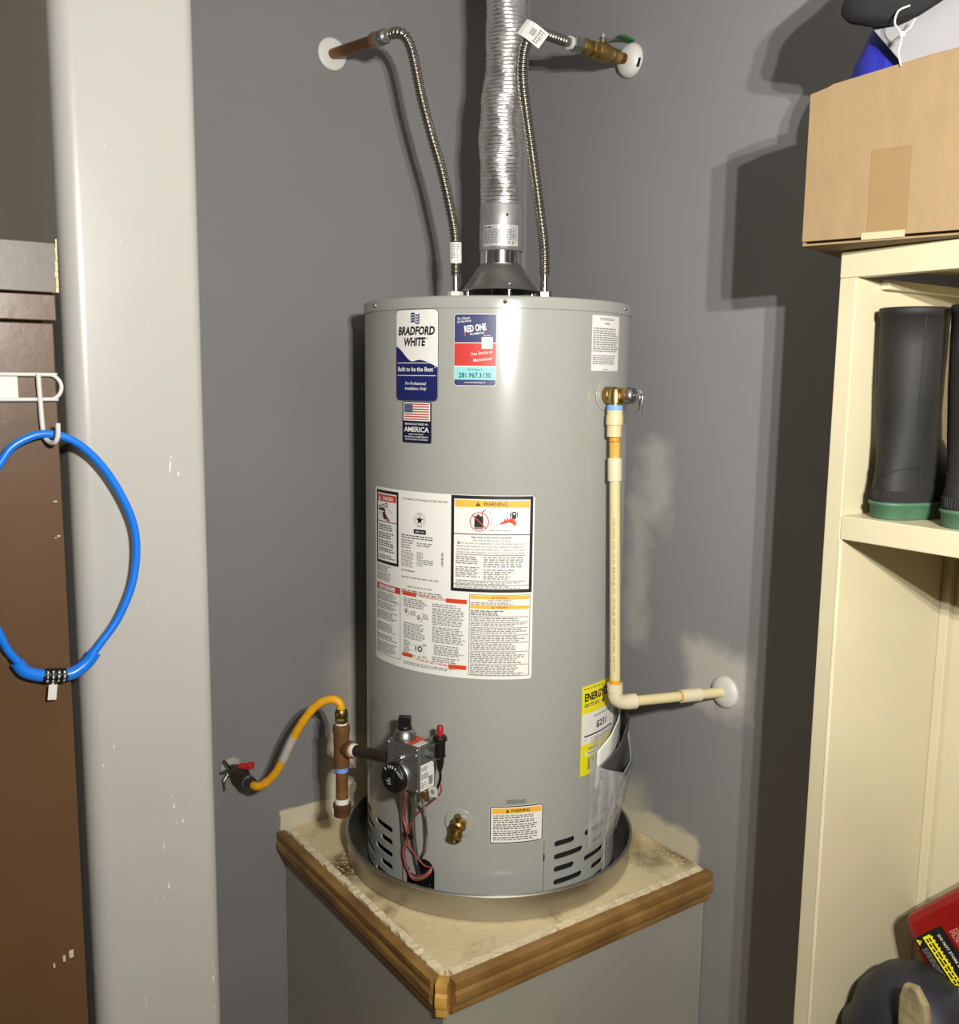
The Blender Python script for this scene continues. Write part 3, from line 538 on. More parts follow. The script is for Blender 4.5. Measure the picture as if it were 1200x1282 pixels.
# ---- drain valve
dv = cyl(-12.7, .183); dn = rad(-12.7); MB().lathe([(.030, 0), (.030, .0012), (.028, .0018), (.016, .0018)], dv, dn, 32).build('drain_collar', m_jacket, WH)
db = MB(); hexnut(db, dv+dn*.001, dn, .0165, .014); db.lathe([(.012, .014), (.0135, .018), (.0135, .028), (.010, .031)], dv, dn, 20)
od = (dn*.75-Z*.66).normalized(); db.lathe([(.010, 0), (.012, .012), (.0135, .016), (.0115, .018), (.0135, .021), (.0115, .024), (.0135, .027), (.0115, .030), (.009, .031), (.0085, .024), (0, .022)], dv+dn*.014, od, 20); hexnut(db, dv+dn*.008+Z*.012, (Z*.8+dn*.6).normalized(), .006, .012)
db.build('drain_valve', m_brass, WH, auto=40)

# ---- gas control valve
GN = rad(-36); GX = rad(54); gc = GN*.3325 + GX*.0 ; gc = V((-.1705, -.3173, .3180)) - GN*.024
gw, gh, gd = .083, .094, .048
gv = MB().box(gc, (gw, gd, gh), GX, GN, Z); GV = gv.build('gas_control', mat('cast_aluminium', (128, 128, 126), .42, .75, var=.1, scale=40), WH, bevel=.004)
f0 = gc + GN*(gd/2)
MB().tube([gc - GN*.02 + Z*.0, rad(-36)*(RT-.004) + GX*(gc.dot(GX)) + Z*gc.z], .016, 16).build('mounting_nipple', m_galv, GV)
for dx, dz in ((-.036, .041), (.036, .041), (.036, -.041), (.034, .030)): MB().lathe([(.0030, 0), (.0030, .0015), (0, .0022)], f0 + GX*dx + Z*dz, GN, 10).build('screw', m_chrome, GV)
MB().lathe([(.0085, 0), (.0080, .006), (.006, .009), (.0035, .0092), (.003, .004), (0, .004)], f0 - GX*.002 + Z*.0165, GN, 16).build('pressure_port', m_chrome, GV)
dc_ = f0 - GX*.0135 - Z*.0235
MB().lathe([(.0330, 0), (.0330, .003), (.0315, .006), (.0300, .006)], dc_, GN, 40).build('dial_ring', m_galv, GV)
DL = MB().lathe([(.0305, .004), (.0300, .013), (.0280, .016), (0, .016)], dc_, GN, 40).build('temperature_dial', m_black, GV)
P = Print(on_plane(dc_ + GN*.016, GX, Z, GN))
for i, a in enumerate((2.35, 1.95, 1.70, 1.45, 1.15)): P.poly([(math.cos(a+s*.05)*r, math.sin(a+s*.05)*r) for s, r in ((-1, .0205), (1, .0205), (1, .0265), (-1, .0265))], m_paper, 1)
P.text('HOT', .019, .010, .006, m_paper, rot=-.7)
for i, t in enumerate(('WATER', 'TEMPERATURE', 'WARMER')): P.text(t, -.004, -.003-i*.005, .0028, m_paper, w=(.010, .021, .014)[i])
P.build('dial_print', DL)
MB().box(dc_ + GN*.019 + GX*.006 - Z*.004, (.006, .007, .034), GX, GN, Z).build('dial_grip', m_black, DL, bevel=.002)
kt = gc + Z*(gh/2) - GX*.012 + GN*.004
MB().lathe([(.0225, 0), (.0225, .006), (.019, .014), (.016, .019), (.011, .021)], kt, Z, 32).build('knob_base', m_galv, GV)
kb = MB().lathe([(.0135, .020), (.0140, .023), (.0140, .026), (.010, .028)], kt, Z, 24); kb.box(kt + Z*.036, (.024, .012, .020), (GX*.87-GN*.5).normalized(), (GN*.87+GX*.5).normalized(), Z); kb.build('gas_knob', m_black, GV, bevel=.002)
P = Print(on_plane(gc + Z*(gh/2) + GX*.012, GX, GN, Z)); P.rect(-.010, -.020, .008, .022, m_ored, 0); P.rect(.010, -.020, .026, .022, m_paper, 0); P.lines(.012, -.018, .024, .020, 8, m_grey, 1, word=.006); P.build('caution_sticker', GV)
P = Print(on_plane(gc + GX*(gw/2), GN*-1, Z, GX)); P.rect(-.020, -.042, .020, .010, m_paper, 0); P.lines(-.018, -.004, .004, .006, 3, m_dgrey, 1, word=.006); P.lines(-.018, -.020, .010, -.008, 3, m_dgrey, 1, word=.006); P.rect(.004, -.036, .016, -.018, m_grey, 1); P.lines(-.018, -.038, 0, -.024, 3, m_grey, 1); P.build('rating_sticker', GV)
MB().box(gc + GX*(gw/2+.011) + Z*.030 - GN*.012, (.022, .016, .026), GX, GN, Z).build('side_bracket', m_galv, GV, bevel=.001)
# push-button igniter on its bracket
ig = V((-.1003, -.335, 0)) - GN*.004
MB().box(ig + Z*.376 - GX*.010, (.034, .026, .0016), GX, GN, Z).build('igniter_bracket', m_galv, GV, bevel=.0005)
MB().box(ig + Z*.345 - GX*.010, (.034, .026, .0016), GX, GN, Z).build('igniter_bracket', m_galv, GV, bevel=.0005)
IG = MB().lathe([(.004, .316), (.0075, .330), (.0085, .343), (.0105, .345), (.0105, .375), (.0140, .378), (.0140, .383), (.0105, .387), (.007, .387)], ig, Z, 24).build('igniter_body', m_black, GV, auto=40)
MB().lathe([(.0062, .386), (.0062, .405), (.005, .4065), (0, .4065)], ig, Z, 20).build('igniter_button', mat('red_button', (158, 20, 26), .35), IG)
# tubes and wires
def wire(name, pts, r, m, parent): return MB().tube(spline(pts, .006), r, 8).build(name, m, parent)
gb = gc - Z*(gh/2)
rr = lambda t, z, r: rad(t)*r + Z*z
wire('gas_tube', [gb + GX*.004 - GN*.002, gb + GX*.004 - GN*.008 - Z*.03, rr(-32.5, .17, .292), rr(-32.0, .11, .288), rr(-31.5, .060, .280), rr(-31, .04, .268)], .0052, m_galv, GV)
wire('pilot_tube', [gb + GX*.028, gb + GX*.030 - Z*.02, rr(-26.5, .20, .296), rr(-25.4, .155, .297), rr(-26.5, .118, .292), rr(-29.5, .092, .284), rr(-30, .07, .268)], .0030, m_chrome, GV)
wire('pilot_tube', [gb - GX*.022, gb - GX*.022 - Z*.02, rr(-39.5, .18, .288), rr(-38.6, .12, .287), rr(-37.2, .07, .286), rr(-36, .046, .268)], .0026, m_galv, GV)
m_redw = mat('red_wire', (150, 56, 56), .5); m_whw = mat('pale_wire', (132, 114, 100), .5)
for k in range(3):
    j = (k-1)*.004
    wire('thermopile_wire', [gb - GX*(.010+j), gb - GX*(.013+j) - Z*.025, rr(-37.5-j*200, .175, .291), rr(-34.2-j*100, .140, .297), rr(-36.8-j*150, .105, .293), rr(-36.6-j*100, .072, .290), rr(-33, .050+j, .291), rr(-28, .056+j, .290), rr(-24.8, .072+j, .285), rr(-25.5, .078, .266)], .0015, (m_redw, m_whw, m_redw)[k], GV)
wire('igniter_wire', [ig + Z*.318, ig + Z*.295, ig + Z*.262 - GX*.010 - GN*.012, rr(-30, .19, .298), rr(-34.0, .140, .300), rr(-31, .105, .296), rr(-26.5, .082, .290), rr(-25, .074, .268)], .0015, m_redw, GV)
wire('igniter_wire', [ig + Z*.320, ig + Z*.300 + GX*.001, ig + Z*.280 - GX*.006], .0028, m_black, GV)
MB().box(rr(-33.6, .142, .299), (.026, .004, .008), GX, GN, Z).build('cable_clip', m_black, GV, bevel=.001)
tg = MB().box(ig + Z*.273 - GX*.012 + GN*.006, (.020, .0012, .021), (GX*.97+Z*.15).normalized(), GN, (Z*.97-GX*.15).normalized()); tg.build('wire_tag', m_white, GV)
P = Print(on_plane(ig + Z*.273 - GX*.012 + GN*.0068, GX, Z, GN)); P.ring(0, 0, .004, .0012, m_dgrey, 1); P.rect(-.0006, -.005, .0006, .005, m_dgrey, 1); P.rect(-.005, -.0006, .005, .0006, m_dgrey, 1); P.build('tag_print', GV)
MB().lathe([(.0045, 0), (.006, .002), (.006, .016), (.0045, .018)], gb + GX*.034 - Z*.018, Z, 6, sm=False).build('wire_nut', m_brass, GV)
# burner door inside the opening
MB().box(cyl(-29.5, .045, .2665), (.060, .003, .05), rad(-29.5+90), rad(-29.5), Z).build('burner_door', m_black, WH, bevel=.001)
MB().box(cyl(-26.2, .034, .272), (.006, .006, .02), rad(-26+90), rad(-26), Z).build('door_clip', m_chrome, WH)

# ================================================================== VENT
VT = thing('vent_duct', 'crinkled silver foil flex duct rising from the water heater hood', 'vent duct', (.005, 0, 1.30))
MB().lathe([(.0436, 1.3225), (.0452, 1.3235), (.0456, 1.340), (.0448, 1.414), (.0440, 1.416)], (.006, 0, 0), Z, 64, caps=False).build('duct_collar', mat('zinc_collar', (178, 178, 178), .4, .8, var=.1, scale=50), VT, solid=.0012)
zs = [1.402, 1.43, 1.50, 1.5565, 1.62, 1.68, 1.75, 1.82, 1.90, CEIL]; cx = [.0065, .006, .004, .003, .006, .012, .0120, .0100, .009, .009]; rd = [.0435, .0435, .0445, .0462, .0455, .0435, .0420, .0412, .041, .041]
def itp(z, ys):
    for i in range(len(zs)-1):
        if z <= zs[i+1]: t = (z-zs[i])/(zs[i+1]-zs[i]); t = t*t*(3-2*t); return ys[i]*(1-t)+ys[i+1]*t
    return ys[-1]
pts = []; R = []; z = zs[0]; ph = 0; n = 40; vs = []; ring = []
mb = MB(); k = 0; rows = []
while z < CEIL-.001:
    row = []
    amp = .0011*(.6+.8*random.random())
    for j in range(n):
        a = 2*math.pi*j/n; tilt = .0015*math.sin(a+1.0)
        r = itp(z, rd) + amp*math.cos(2*math.pi*(k/4)) + .0012*math.sin(3*a+z*60) + .0011*random.uniform(-1, 1)
        row.append(V((itp(z, cx)+r*math.cos(a), r*math.sin(a), z+tilt)))
    rows.append(row); z += .0078/4; k += 1
n_r = len(rows); mb.add([p for r_ in rows for p in r_], [(i*n+j, i*n+(j+1) % n, (i+1)*n+(j+1) % n, (i+1)*n+j) for i in range(n_r-1) for j in range(n)], 0, True)
mb.build('foil_hose', m_foil, VT)
P = Print(on_cyl(-52, 1.330, .0452, .0012, V((.006, 0, 0)))); w = .078; P.rrect(0, 0, w, .042, .002, mat('silver_label', (196, 196, 196), .4, .5), 0); P.frame(.0008, .0008, w-.0008, .0412, .0006, m_paper, 1)
P.lines(.002, .036, .020, .0395, 1, m_ink, 2, ragged=0); P.lines(.002, .006, w-.004, .034, 9, m_dgrey, 2, ragged=.15, word=.008, fill=.4); P.rect(.052, .0025, .074, .0105, m_paper, 3); P.bars(.053, .003, .073, .010, 14, m_ink, 4); P.build('collar_label', VT)
MB().lathe([(.003, 0), (.0025, .002), (0, .003)], V((.006, 0, 0)) + rad(14)*.0455 + Z*1.392, rad(14), 10).build('screw', m_chrome, VT)

# ================================================================== WATER CONNECTIONS
def corrugate(path, r, amp, pitch):
    R = []; d = 0
    for i, p in enumerate(path):
        if i: d += (path[i]-path[i-1]).length
        R.append(r + amp*(abs(math.cos(math.pi*d/pitch))**.7*2-1))
    return R
# hot side
fL = V((-.3703, .135, 1.7566)); eL = V((-.2504, -.0282, 1.7348)); dL = (eL-fL).normalized()
cp_ = thing('copper_stub_pipe', 'copper stub-out pipe with white escutcheon on the left grey wall', 'pipe', fL)
MB().tube([fL - dL*.02, eL], .0112, 20).build('copper_tube', m_copper, cp_)
MB().lathe([(.034, .0005), (.0345, .002), (.0335, .005), (.030, .0065), (.018, .0072), (.0118, .0070)], fL - NL*(.0), NL, 40).build('escutcheon', m_white, cp_, auto=50)
hl = thing('flexible_water_connector', 'corrugated steel hose from the left copper stub down to the heater top', 'water hose', NPL + Z*1.222)
pL = [(-.0887, -.02, 1.272), (-.0891, -.0269, 1.3275), (-.0941, -.0328, 1.3748), (-.1171, -.0456, 1.475), (-.138, -.0545, 1.5428), (-.1584, -.0643, 1.6166), (-.1707, -.0735, 1.6745), (-.1790, -.0800, 1.7050), (-.1905, -.0850, 1.7230), (-.2050, -.0800, 1.7300), (-.2185, -.0700, 1.7310)]
path = spline(pL, .0011); MB().tube(path, corrugate(path, .0094, .0018, .0078), 16).build('steel_hose', m_steel, hl)
MB().tube([NPL + Z*1.236, NPL + Z*1.274], .0085, 16).build('hose_sleeve', m_chrome, hl)
mb = MB(); hexnut(mb, NPL + Z*1.2225, Z, .0165, .016); mb.build('hose_nut', m_tape, hl)
mb = MB(); mb.tube([V(pL[-1]), eL + dL*.004], .0088, 16); mb.build('hose_sleeve', m_chrome, hl)
mb = MB(); hexnut(mb, eL + dL*.026, -dL, .0168, .026); mb.lathe([(.0125, 0), (.014, .002), (.014, .006), (.011, .008)], eL + dL*.026, dL, 20); mb.build('hose_nut', m_galv, hl)
mb = MB(); hexnut(mb, eL + dL*.002, -dL, .0155, .014, n=8); mb.lathe([(.0145, 0), (.0155, .003), (.0145, .006)], eL - dL*.014, dL, 24); mb.build('copper_nut', mat('bright_copper', (176, 118, 74), .3, 1), hl)
q0, q1 = path[int(len(path)*.085)], path[int(len(path)*.165)]; q0 = V((-.0886, -.0225, 1.297)); q1 = V((-.0893, -.0278, 1.338))
SL = MB().tube([q0, q1], .0126, 20).build('paper_sleeve', m_paper, hl)
dd_ = (q1-q0).normalized(); P = Print(lambda u, v, ly: q0 + dd_*(v) + rad(math.degrees(u/.0126))*(.0129+ly*.0001)); P.lines(-.009, .008, .010, .038, 8, m_grey, 0, word=.005); P.ring(.004, .004, .0025, .0008, m_dgrey, 0); P.build('sleeve_print', SL)
# cold side
fR = V((.2871, .1632, 1.7561)); vE = V((.1295, .0474, 1.7588)); dR = (vE-fR).normalized()
cr = thing('copper_stub_pipe', 'short copper stub-out with cracked white escutcheon on the right grey wall', 'pipe', fR)
MB().tube([fR - dR*.02, fR + dR*.048], .0112, 20).build('copper_tube', m_copper, cr)
MB().lathe([(.036, .0005), (.0365, .003), (.035, .008), (.030, .016), (.020, .021), (.0118, .022)], fR, NR, 40).build('escutcheon', m_white, cr, auto=50)
MB().box(fR + NR*.0095 + B*-.031 - Z*.012, (.003, .010, .018), A, (B*.9+Z*.3).normalized(), (Z*.9-B*.3).normalized()).build('snap_notch', m_dark, cr)
bv = thing('ball_valve', 'brass ball valve with green lever handle on the cold water pipe', 'valve', fR + dR*.10)
mb = MB(); s = lambda x: fR + dR*x
mb.lathe([(.0125, .036), (.0135, .040), (.0135, .050), (.0155, .052), (.0155, .060), (.0145, .062), (.0175, .068), (.0195, .078), (.0195, .092), (.0175, .100), (.0160, .104)], fR, dR, 24); hexnut(mb, s(.104), dR, .0185, .016, 0, 6); mb.lathe([(.0135, .120), (.0165, .126), (.0175, .132), (.0165, .142), (.0130, .150)], fR, dR, 24); mb.lathe([(.007, 0), (.007, .024)], s(.085), Z, 12)
mb.build('valve_body', m_brass, bv, auto=45)
st = s(.085) + Z*.024; mb = MB(); hexnut(mb, st + Z*.004, Z, .0075, .007); mb.tube([st, st + Z*.016], .0042, 10); mb.build('stem_nut', m_chrome, bv)
hp = st + Z*.003; hd = -dR; hd = V((hd.x, hd.y, 0)).normalized(); hw = Z.cross(hd)
def strip(path, w, t, wd):
    mb = MB(); vs = []
    for i, p in enumerate(path):
        a = path[max(0, i-1)]; b = path[min(len(path)-1, i+1)]; d = (b-a).normalized(); nn = wd.cross(d).normalized()
        vs += [p - wd*(w/2) - nn*t, p + wd*(w/2) - nn*t, p + wd*(w/2) + nn*t, p - wd*(w/2) + nn*t]
    k = len(path); return mb.add(vs, [(4*i+j, 4*i+(j+1) % 4, 4*i+4+(j+1) % 4, 4*i+4+j) for i in range(k-1) for j in range(4)] + [(3, 2, 1, 0), tuple(4*k-4+j for j in range(4))])
strip([hp - hd*.010, hp + hd*.014, hp + hd*.022 + Z*.004, hp + hd*.034 + Z*.013, hp + hd*.046 + Z*.015], .016, .0009, hw).build('lever_arm', m_chrome, bv)
strip([hp + hd*.042 + Z*.0148, hp + hd*.06 + Z*.0155, hp + hd*.088 + Z*.0120], .0175, .0024, hw).build('lever_grip', mat('green_vinyl', (44, 96, 52), .4), bv, bevel=.001)
hr = thing('flexible_water_connector', 'corrugated steel hose with paper tag from the brass ball valve to the heater', 'water hose', NPR + Z*1.222)
pE = s(.150); pS = s(.185)
pR = [(.0975, -.02, 1.274), (.0950, -.0240, 1.3300), (.0845, -.0320, 1.4000), (.0705, -.0420, 1.4860), (.0570, -.0500, 1.5640), (.0450, -.0540, 1.6420), (.0440, -.0510, 1.6880), (.0500, -.0440, 1.7230), (.0620, -.0290, 1.7450), (.0780, -.0080, 1.7560), (.0900, .0100, 1.7590), tuple(pS + dR*.006)]
path = spline(pR, .0011); MB().tube(path, corrugate(path, .0094, .0018, .0078), 16).build('steel_hose', m_steel, hr)
MB().tube([NPR + Z*1.236, NPR + Z*1.278], .0088, 16).build('hose_sleeve', m_chrome, hr)
mb = MB(); hexnut(mb, NPR + Z*1.2235, Z, .0165, .017); mb.build('hose_nut', m_galv, hr)
MB().tube([pS + dR*.014, pE], .0092, 16).build('hose_sleeve', m_galv, hr)
mb = MB(); hexnut(mb, pE + dR*.024, -dR, .0172, .026); mb.build('hose_nut', m_galv, hr)
MB().lathe([(.0135, 0), (.0135, .006)], pE + dR*.024, dR, 20).build('thread_washer', m_white, hr)
tc_ = V((.0640, -.052, 1.7380)); tX = (V((1, -.2, 0)).normalized()*.8 - Z*.6).normalized(); tN = V((-.1, -1, .05)).normalized(); tY = tN.cross(tX).normalized(); tX = tY.cross(tN)
TG = strip([tc_ - tX*.030 - tN*.006, tc_ - tX*.02 + tN*.002, tc_ - tX*.008 + tN*.006, tc_ + tX*.010 + tN*.006, tc_ + tX*.026 + tN*.004], .034, .0003, tY).build('paper_tag', m_paper, hr)
P = Print(on_plane(tc_ + tN*.0072 + tX*.001, tX, tY, tN)); P.bars(-.008, -.006, .003, .008, 10, m_grey, 0); P.lines(.006, -.014, .022, .014, 6, m_grey, 0, word=.006); P.build('tag_print', hr)

# ================================================================== DISCHARGE PIPE (cream plastic)
DP = thing('discharge_pipe', 'cream plastic relief discharge pipe running down beside the heater then into the wall', 'pipe', PV + Z*.40)
pt = PV + Z*.992; pb = V((.2470, -.2085, .445)); el = V((.2500, -.2060, .4130)); fp = V((.4922, -.1161, .4104)); ax = (fp-el).normalized(); dn_ = (pb-pt).normalized()
MB().tube([pt + Z*.002, pb], .0105, 20).build('riser', m_cpvc, DP)
mb = MB(); mb.lathe([(.0155, 1.002), (.0150, .994), (.0165, .990), (.0165, .974), (.0145, .972), (.0142, .951), (.0125, .950)][::-1], PV, Z, 24); mb.build('threaded_adapter', m_cpvc, DP, auto=40)
MB().lathe([(.0140, 1.0005), (.0160, 1.003), (.0150, 1.0105), (.0128, 1.012)], PV, Z, 24).build('thread_paste', m_blue, DP)
MB().tube([pt + dn_*.042, pt + dn_*.052], .0107, 20).build('cement_smear', m_glue, DP)
c1 = pt + dn_*.083; MB().tube([c1, c1 + dn_*.044], .0137, 24).build('coupling', m_cpvc2, DP)
MB().tube([c1 - dn_*.033, c1 - dn_*.001], .0107, 20).build('cement_smear', mat('pipe_cement_wash', (222, 190, 100), .4, rgb2=(206, 150, 50), scale=60, stretch=(1, 1, .2)), DP)
mb = MB(); arc_ = [pb + Z*.004] + [pb + (el-pb)*t for t in (.3, .55)] + [el + ax*.006 + (pb-el).normalized()*.006, el + ax*.02, el + ax*.036]
mb.tube(spline(arc_, .004), .0148, 24); mb.lathe([(.0158, 0), (.0158, .016)], pb - dn_*.010, dn_, 24); mb.lathe([(.0158, 0), (.0158, .018)], el + ax*.026, ax, 24); mb.build('elbow', m_cpvc2, DP, auto=40)
MB().tube([pb - dn_*.018, pb - dn_*.0095], .0108, 20).build('cement_smear', m_glue, DP)
MB().tube([el + ax*.03, fp + ax*.02], .0105, 20).build('lateral', m_cpvc, DP)
MB().tube([el + ax*.150, el + ax*.196], .0138, 24).build('coupling', m_cpvc2, DP)
MB().tube([el + ax*.0445, el + ax*.048], .0109, 20).build('cement_smear', m_glue, DP); MB().tube([el + ax*.146, el + ax*.150], .0110, 20).build('cement_smear', m_glue, DP)
MB().lathe([(.034, .0005), (.0345, .003), (.031, .009), (.020, .012), (.0115, .013)], fp, NR, 40).build('escutcheon', m_white, DP, auto=50)
sd = (V((-.12, -1, 0))).normalized(); sx = Z.cross(sd).normalized()
P = Print(lambda u, v, ly: pt + dn_*v + (sd*math.cos(u/.0105) + sx*-math.sin(u/.0105))*.0108)
P2 = Print(lambda u, v, ly: pt + dn_*(.20+u) + (sd*math.cos(v/.0105) + sx*math.sin(v/.0105))*.0108); P2.text('CTS CPVC 4120  1/2 IN  400 PSI @ 73F  100 PSI @ 180F  ASTM D2846  NSF-PW', 0, -.004, .0042, mat('pipe_print', (150, 126, 92), .5), al='l', w=.31, ly=0); P2.build('pipe_print', DP)

# ================================================================== GAS LINE
g0 = V((-.5855, -.0231, .1801)); gE = V((-.5081, -.1286, .187)); gD = (gE-g0).normalized()
gs = thing('gas_shutoff_valve', 'dark gas shutoff valve with red handle on the left wall', 'valve', g0)
mb = MB(); mb.tube([g0 - gD*.02, g0 + gD*.03], .011, 16); mb.lathe([(.014, .018), (.016, .022), (.016, .034), (.0125, .038), (.015, .046), (.017, .056), (.017, .070), (.0145, .078), (.0125, .088)], g0, gD, 20); hexnut(mb, g0 + gD*.086, gD, .015, .014); mb.lathe([(.006, 0), (.006, .022)], g0 + gD*.063, (Z*.9+A*.4).normalized(), 10); mb.build('valve_body', m_iron, gs, auto=40)
mb = MB(); hz = (Z*.9+A*.4).normalized(); hb = g0 + gD*.063 + hz*.024; mb.box(hb, (.034, .012, .013), (gD*.75+A*.6).normalized(), hz.cross((gD*.75+A*.6).normalized()).normalized(), hz); mb.box(hb + (gD*.75+A*.6).normalized()*.008 + hz*.004, (.010, .018, .012), (gD*.75+A*.6).normalized(), hz.cross((gD*.75+A*.6).normalized()).normalized(), hz); mb.build('handle', mat('red_handle', (168, 32, 38), .4), gs, bevel=.002)
MB().lathe([(.0120, .098), (.0145, .101), (.0145, .106), (.011, .109)], g0, gD, 20).build('flare_ring', m_chrome, gs)
mb = MB()
for dx, dz, L in ((-.014, .030, .020), (-.020, .004, .022), (-.016, -.018, .020)):
    q = g0 + NL*.006 - A*.004; mb.tube([q, q + A*dx + Z*dz*.6 + NL*.010, q + A*dx*1.4 + Z*dz + NL*.012], [.006, .0045, .003], 8)
mb.tube([g0 + NL*.013 - A*.024 - Z*.016, g0 + NL*.012 - A*.022 - Z*.042], .0028, 8); mb.build('pipe_hanger', m_galv, gs)
MB().lathe([(.026, .0005), (.025, .003), (.012, .004)], g0, NL, 24).build('escutcheon', mat('grey_putty', (150, 146, 138), .8), gs)
yl = [(-.3105, -.181, .372), (-.3107, -.181, .384), (-.3150, -.181, .3955), (-.3271, -.179, .4005), (-.3475, -.176, .3954), (-.37, -.172, .3781), (-.395, -.166, .3444), (-.4191, -.158, .3007), (-.4402, -.15, .2548), (-.4613, -.142, .219), (-.484, -.137, .1962), (-.4990, -.1340, .1890), tuple(gE - gD*.004)]
gh_ = thing('gas_connector', 'yellow coated flexible gas hose looping from wall valve to the iron tee', 'gas hose', (-.3105, -.181, .355))
path = spline(yl, .004); MB().tube(path, [.0088+.00025*math.sin(i*.9) for i in range(len(path))], 16).build('yellow_hose', m_yhose, gh_)
i0, i1 = int(len(path)*.50), int(len(path)*.70); SL = MB().tube(path[i0:i1], .0094, 16).build('paper_band', mat('dull_label_paper', (176, 172, 164), .55, var=.08, scale=60), gh_)
tq = V((-.3105, -.181, 0))
mb = MB(); hexnut(mb, tq + Z*.352, Z, .0135, .011); mb.lathe([(.0105, .363), (.0125, .366), (.0130, .374), (.0115, .380), (.0098, .382)], tq, Z, 20); hexnut(mb, tq + Z*.364, Z, .0138, .012); mb.build('flare_nut', mat('dull_brass', (128, 112, 70), .4, 1, var=.15), gh_, auto=40)
mb = MB(); hexnut(mb, gE + gD*.0 - gD*.012, -gD, .0135, .014); mb.build('flare_nut', m_iron, gh_)
# drip leg
dl = thing('drip_leg', 'rusty iron pipe tee with capped drip leg feeding the gas control', 'pipe fitting', tq + Z*.150)
TL_ = V((-.3105, -.181, .298)); inl = gc - GX*(gw/2) - Z*.004; hdir = (inl-TL_).normalized()
mb = MB(); mb.lathe([(.0125, .332), (.0175, .330), (.0180, .338), (.0175, .346), (.0140, .349)], tq, Z, 24); mb.lathe([(.0155, .264), (.0165, .268), (.0165, .332)], tq, Z, 24); mb.lathe([(.0145, 0), (.0150, .018), (.0178, .022), (.0178, .032), (.0150, .034)], TL_ - Z*.0, hdir, 24); mb.lathe([(.0165, .258), (.0170, .262), (.0165, .270)], tq, Z, 24); mb.build('tee', m_rust, dl, auto=45)
MB().tube([tq + Z*.170, tq + Z*.262], .0128, 20).build('vertical_nipple', m_rust, dl)
MB().tube([tq + Z*.2465, tq + Z*.2600], .0134, 20).build('thread_paste', m_blue, dl)
MB().tube([tq + Z*.347, tq + Z*.3525], .0125, 20).build('thread_tape', m_tape, dl)
MB().lathe([(.0165, .150), (.0172, .152), (.0172, .166), (.0190, .168), (.0190, .176), (.0140, .178)], tq, Z, 24).build('pipe_cap', mat('dark_rusted_iron', (92, 62, 40), .6, .25, scale=30), dl, auto=45)
MB().lathe([(.0150, .1775), (.0145, .184), (.0128, .188)], tq, Z, 20).build('thread_tape', m_tape, dl)
MB().tube([TL_ + hdir*.03, inl + hdir*.004], .0118, 20).build('horizontal_nipple', m_iron, dl)
MB().lathe([(.0140, .033), (.0135, .040), (.0120, .043)], TL_, hdir, 20).build('thread_tape', m_tape, dl)
L_ = (inl-TL_).length; MB().lathe([(.0122, L_-.010), (.0130, L_-.004), (.0140, L_-.001)], TL_, hdir, 20).build('thread_paste', m_blue, dl)

# ================================================================== DOCUMENT POUCH
DPch = thing('document_pouch', 'clear plastic pouch stuffed with grey manuals taped to the right of the heater', 'pouch', cyl(58, .10, RT+.01))
m_clear = bpy.data.materials.new('clear_film'); m_clear.use_nodes = True; t = m_clear.node_tree; N = t.nodes; p = N['Principled BSDF']
tr_ = N.new('ShaderNodeBsdfTransparent'); gl = N.new('ShaderNodeBsdfGlossy'); gl.inputs['Roughness'].default_value = .12; mxs = N.new('ShaderNodeMixShader'); wv = N.new('ShaderNodeTexNoise'); wv.inputs['Scale'].default_value = 22; mpz = N.new('ShaderNodeMapping'); tcz = N.new('ShaderNodeTexCoord'); mpz.inputs['Scale'].default_value = (3, 3, .4)
t.links.new(tcz.outputs['Object'], mpz.inputs[0]); t.links.new(mpz.outputs[0], wv.inputs[0]); mrz = N.new('ShaderNodeMapRange'); mrz.inputs[1].default_value = .4; mrz.inputs[2].default_value = .7; mrz.inputs[3].default_value = .22; mrz.inputs[4].default_value = .68; t.links.new(wv.outputs['Fac'], mrz.inputs[0])
t.links.new(mrz.outputs[0], mxs.inputs[0]); t.links.new(tr_.outputs[0], mxs.inputs[1]); t.links.new(p.outputs[0], mxs.inputs[2]); p.inputs['Base Color'].default_value = (.55, .55, .52, 1); p.inputs['Roughness'].default_value = .15; t.links.new(mxs.outputs[0], N['Material Output'].inputs[0])
def pouch_sheet(ts, bulge, ztop, zbot, crinkle, nz=16, r0=.0015):
    """curved sheet: ts angles, bulge(i) radial lift at the top, tapering to the tank at the bottom"""
    mb = MB(); n = len(ts); vs = []
    for k in range(nz+1):
        f = k/nz
        for i, tt in enumerate(ts):
            z = zbot[i] + (ztop[i]-zbot[i])*f; lift = bulge[i]*(.25+.75*f**.8)
            vs.append(rad(tt)*(RT + r0 + lift + crinkle*random.uniform(-1, 1)) + Z*z)
    return mb.add(vs, [(k*n+i, k*n+i+1, (k+1)*n+i+1, (k+1)*n+i) for k in range(nz) for i in range(n-1)], 0, True)
def ramp(x, xs, ys):
    for i in range(len(xs)-1):
        if x <= xs[i+1]: t = (x-xs[i])/(xs[i+1]-xs[i]); return ys[i]+(ys[i+1]-ys[i])*t
    return ys[-1]
ts = [47 + i*2.2 for i in range(16)]                       # 47 .. 80 degrees
xs = [47, 54, 61, 68, 80]
mg1 = mat('grey_manual', (120, 122, 124), .45, var=.25, scale=30, stretch=(1, 1, 1)); mg2 = mat('dark_manual', (62, 60, 58), .5, var=.2)
ts2 = [49 + i*2 for i in range(14)]
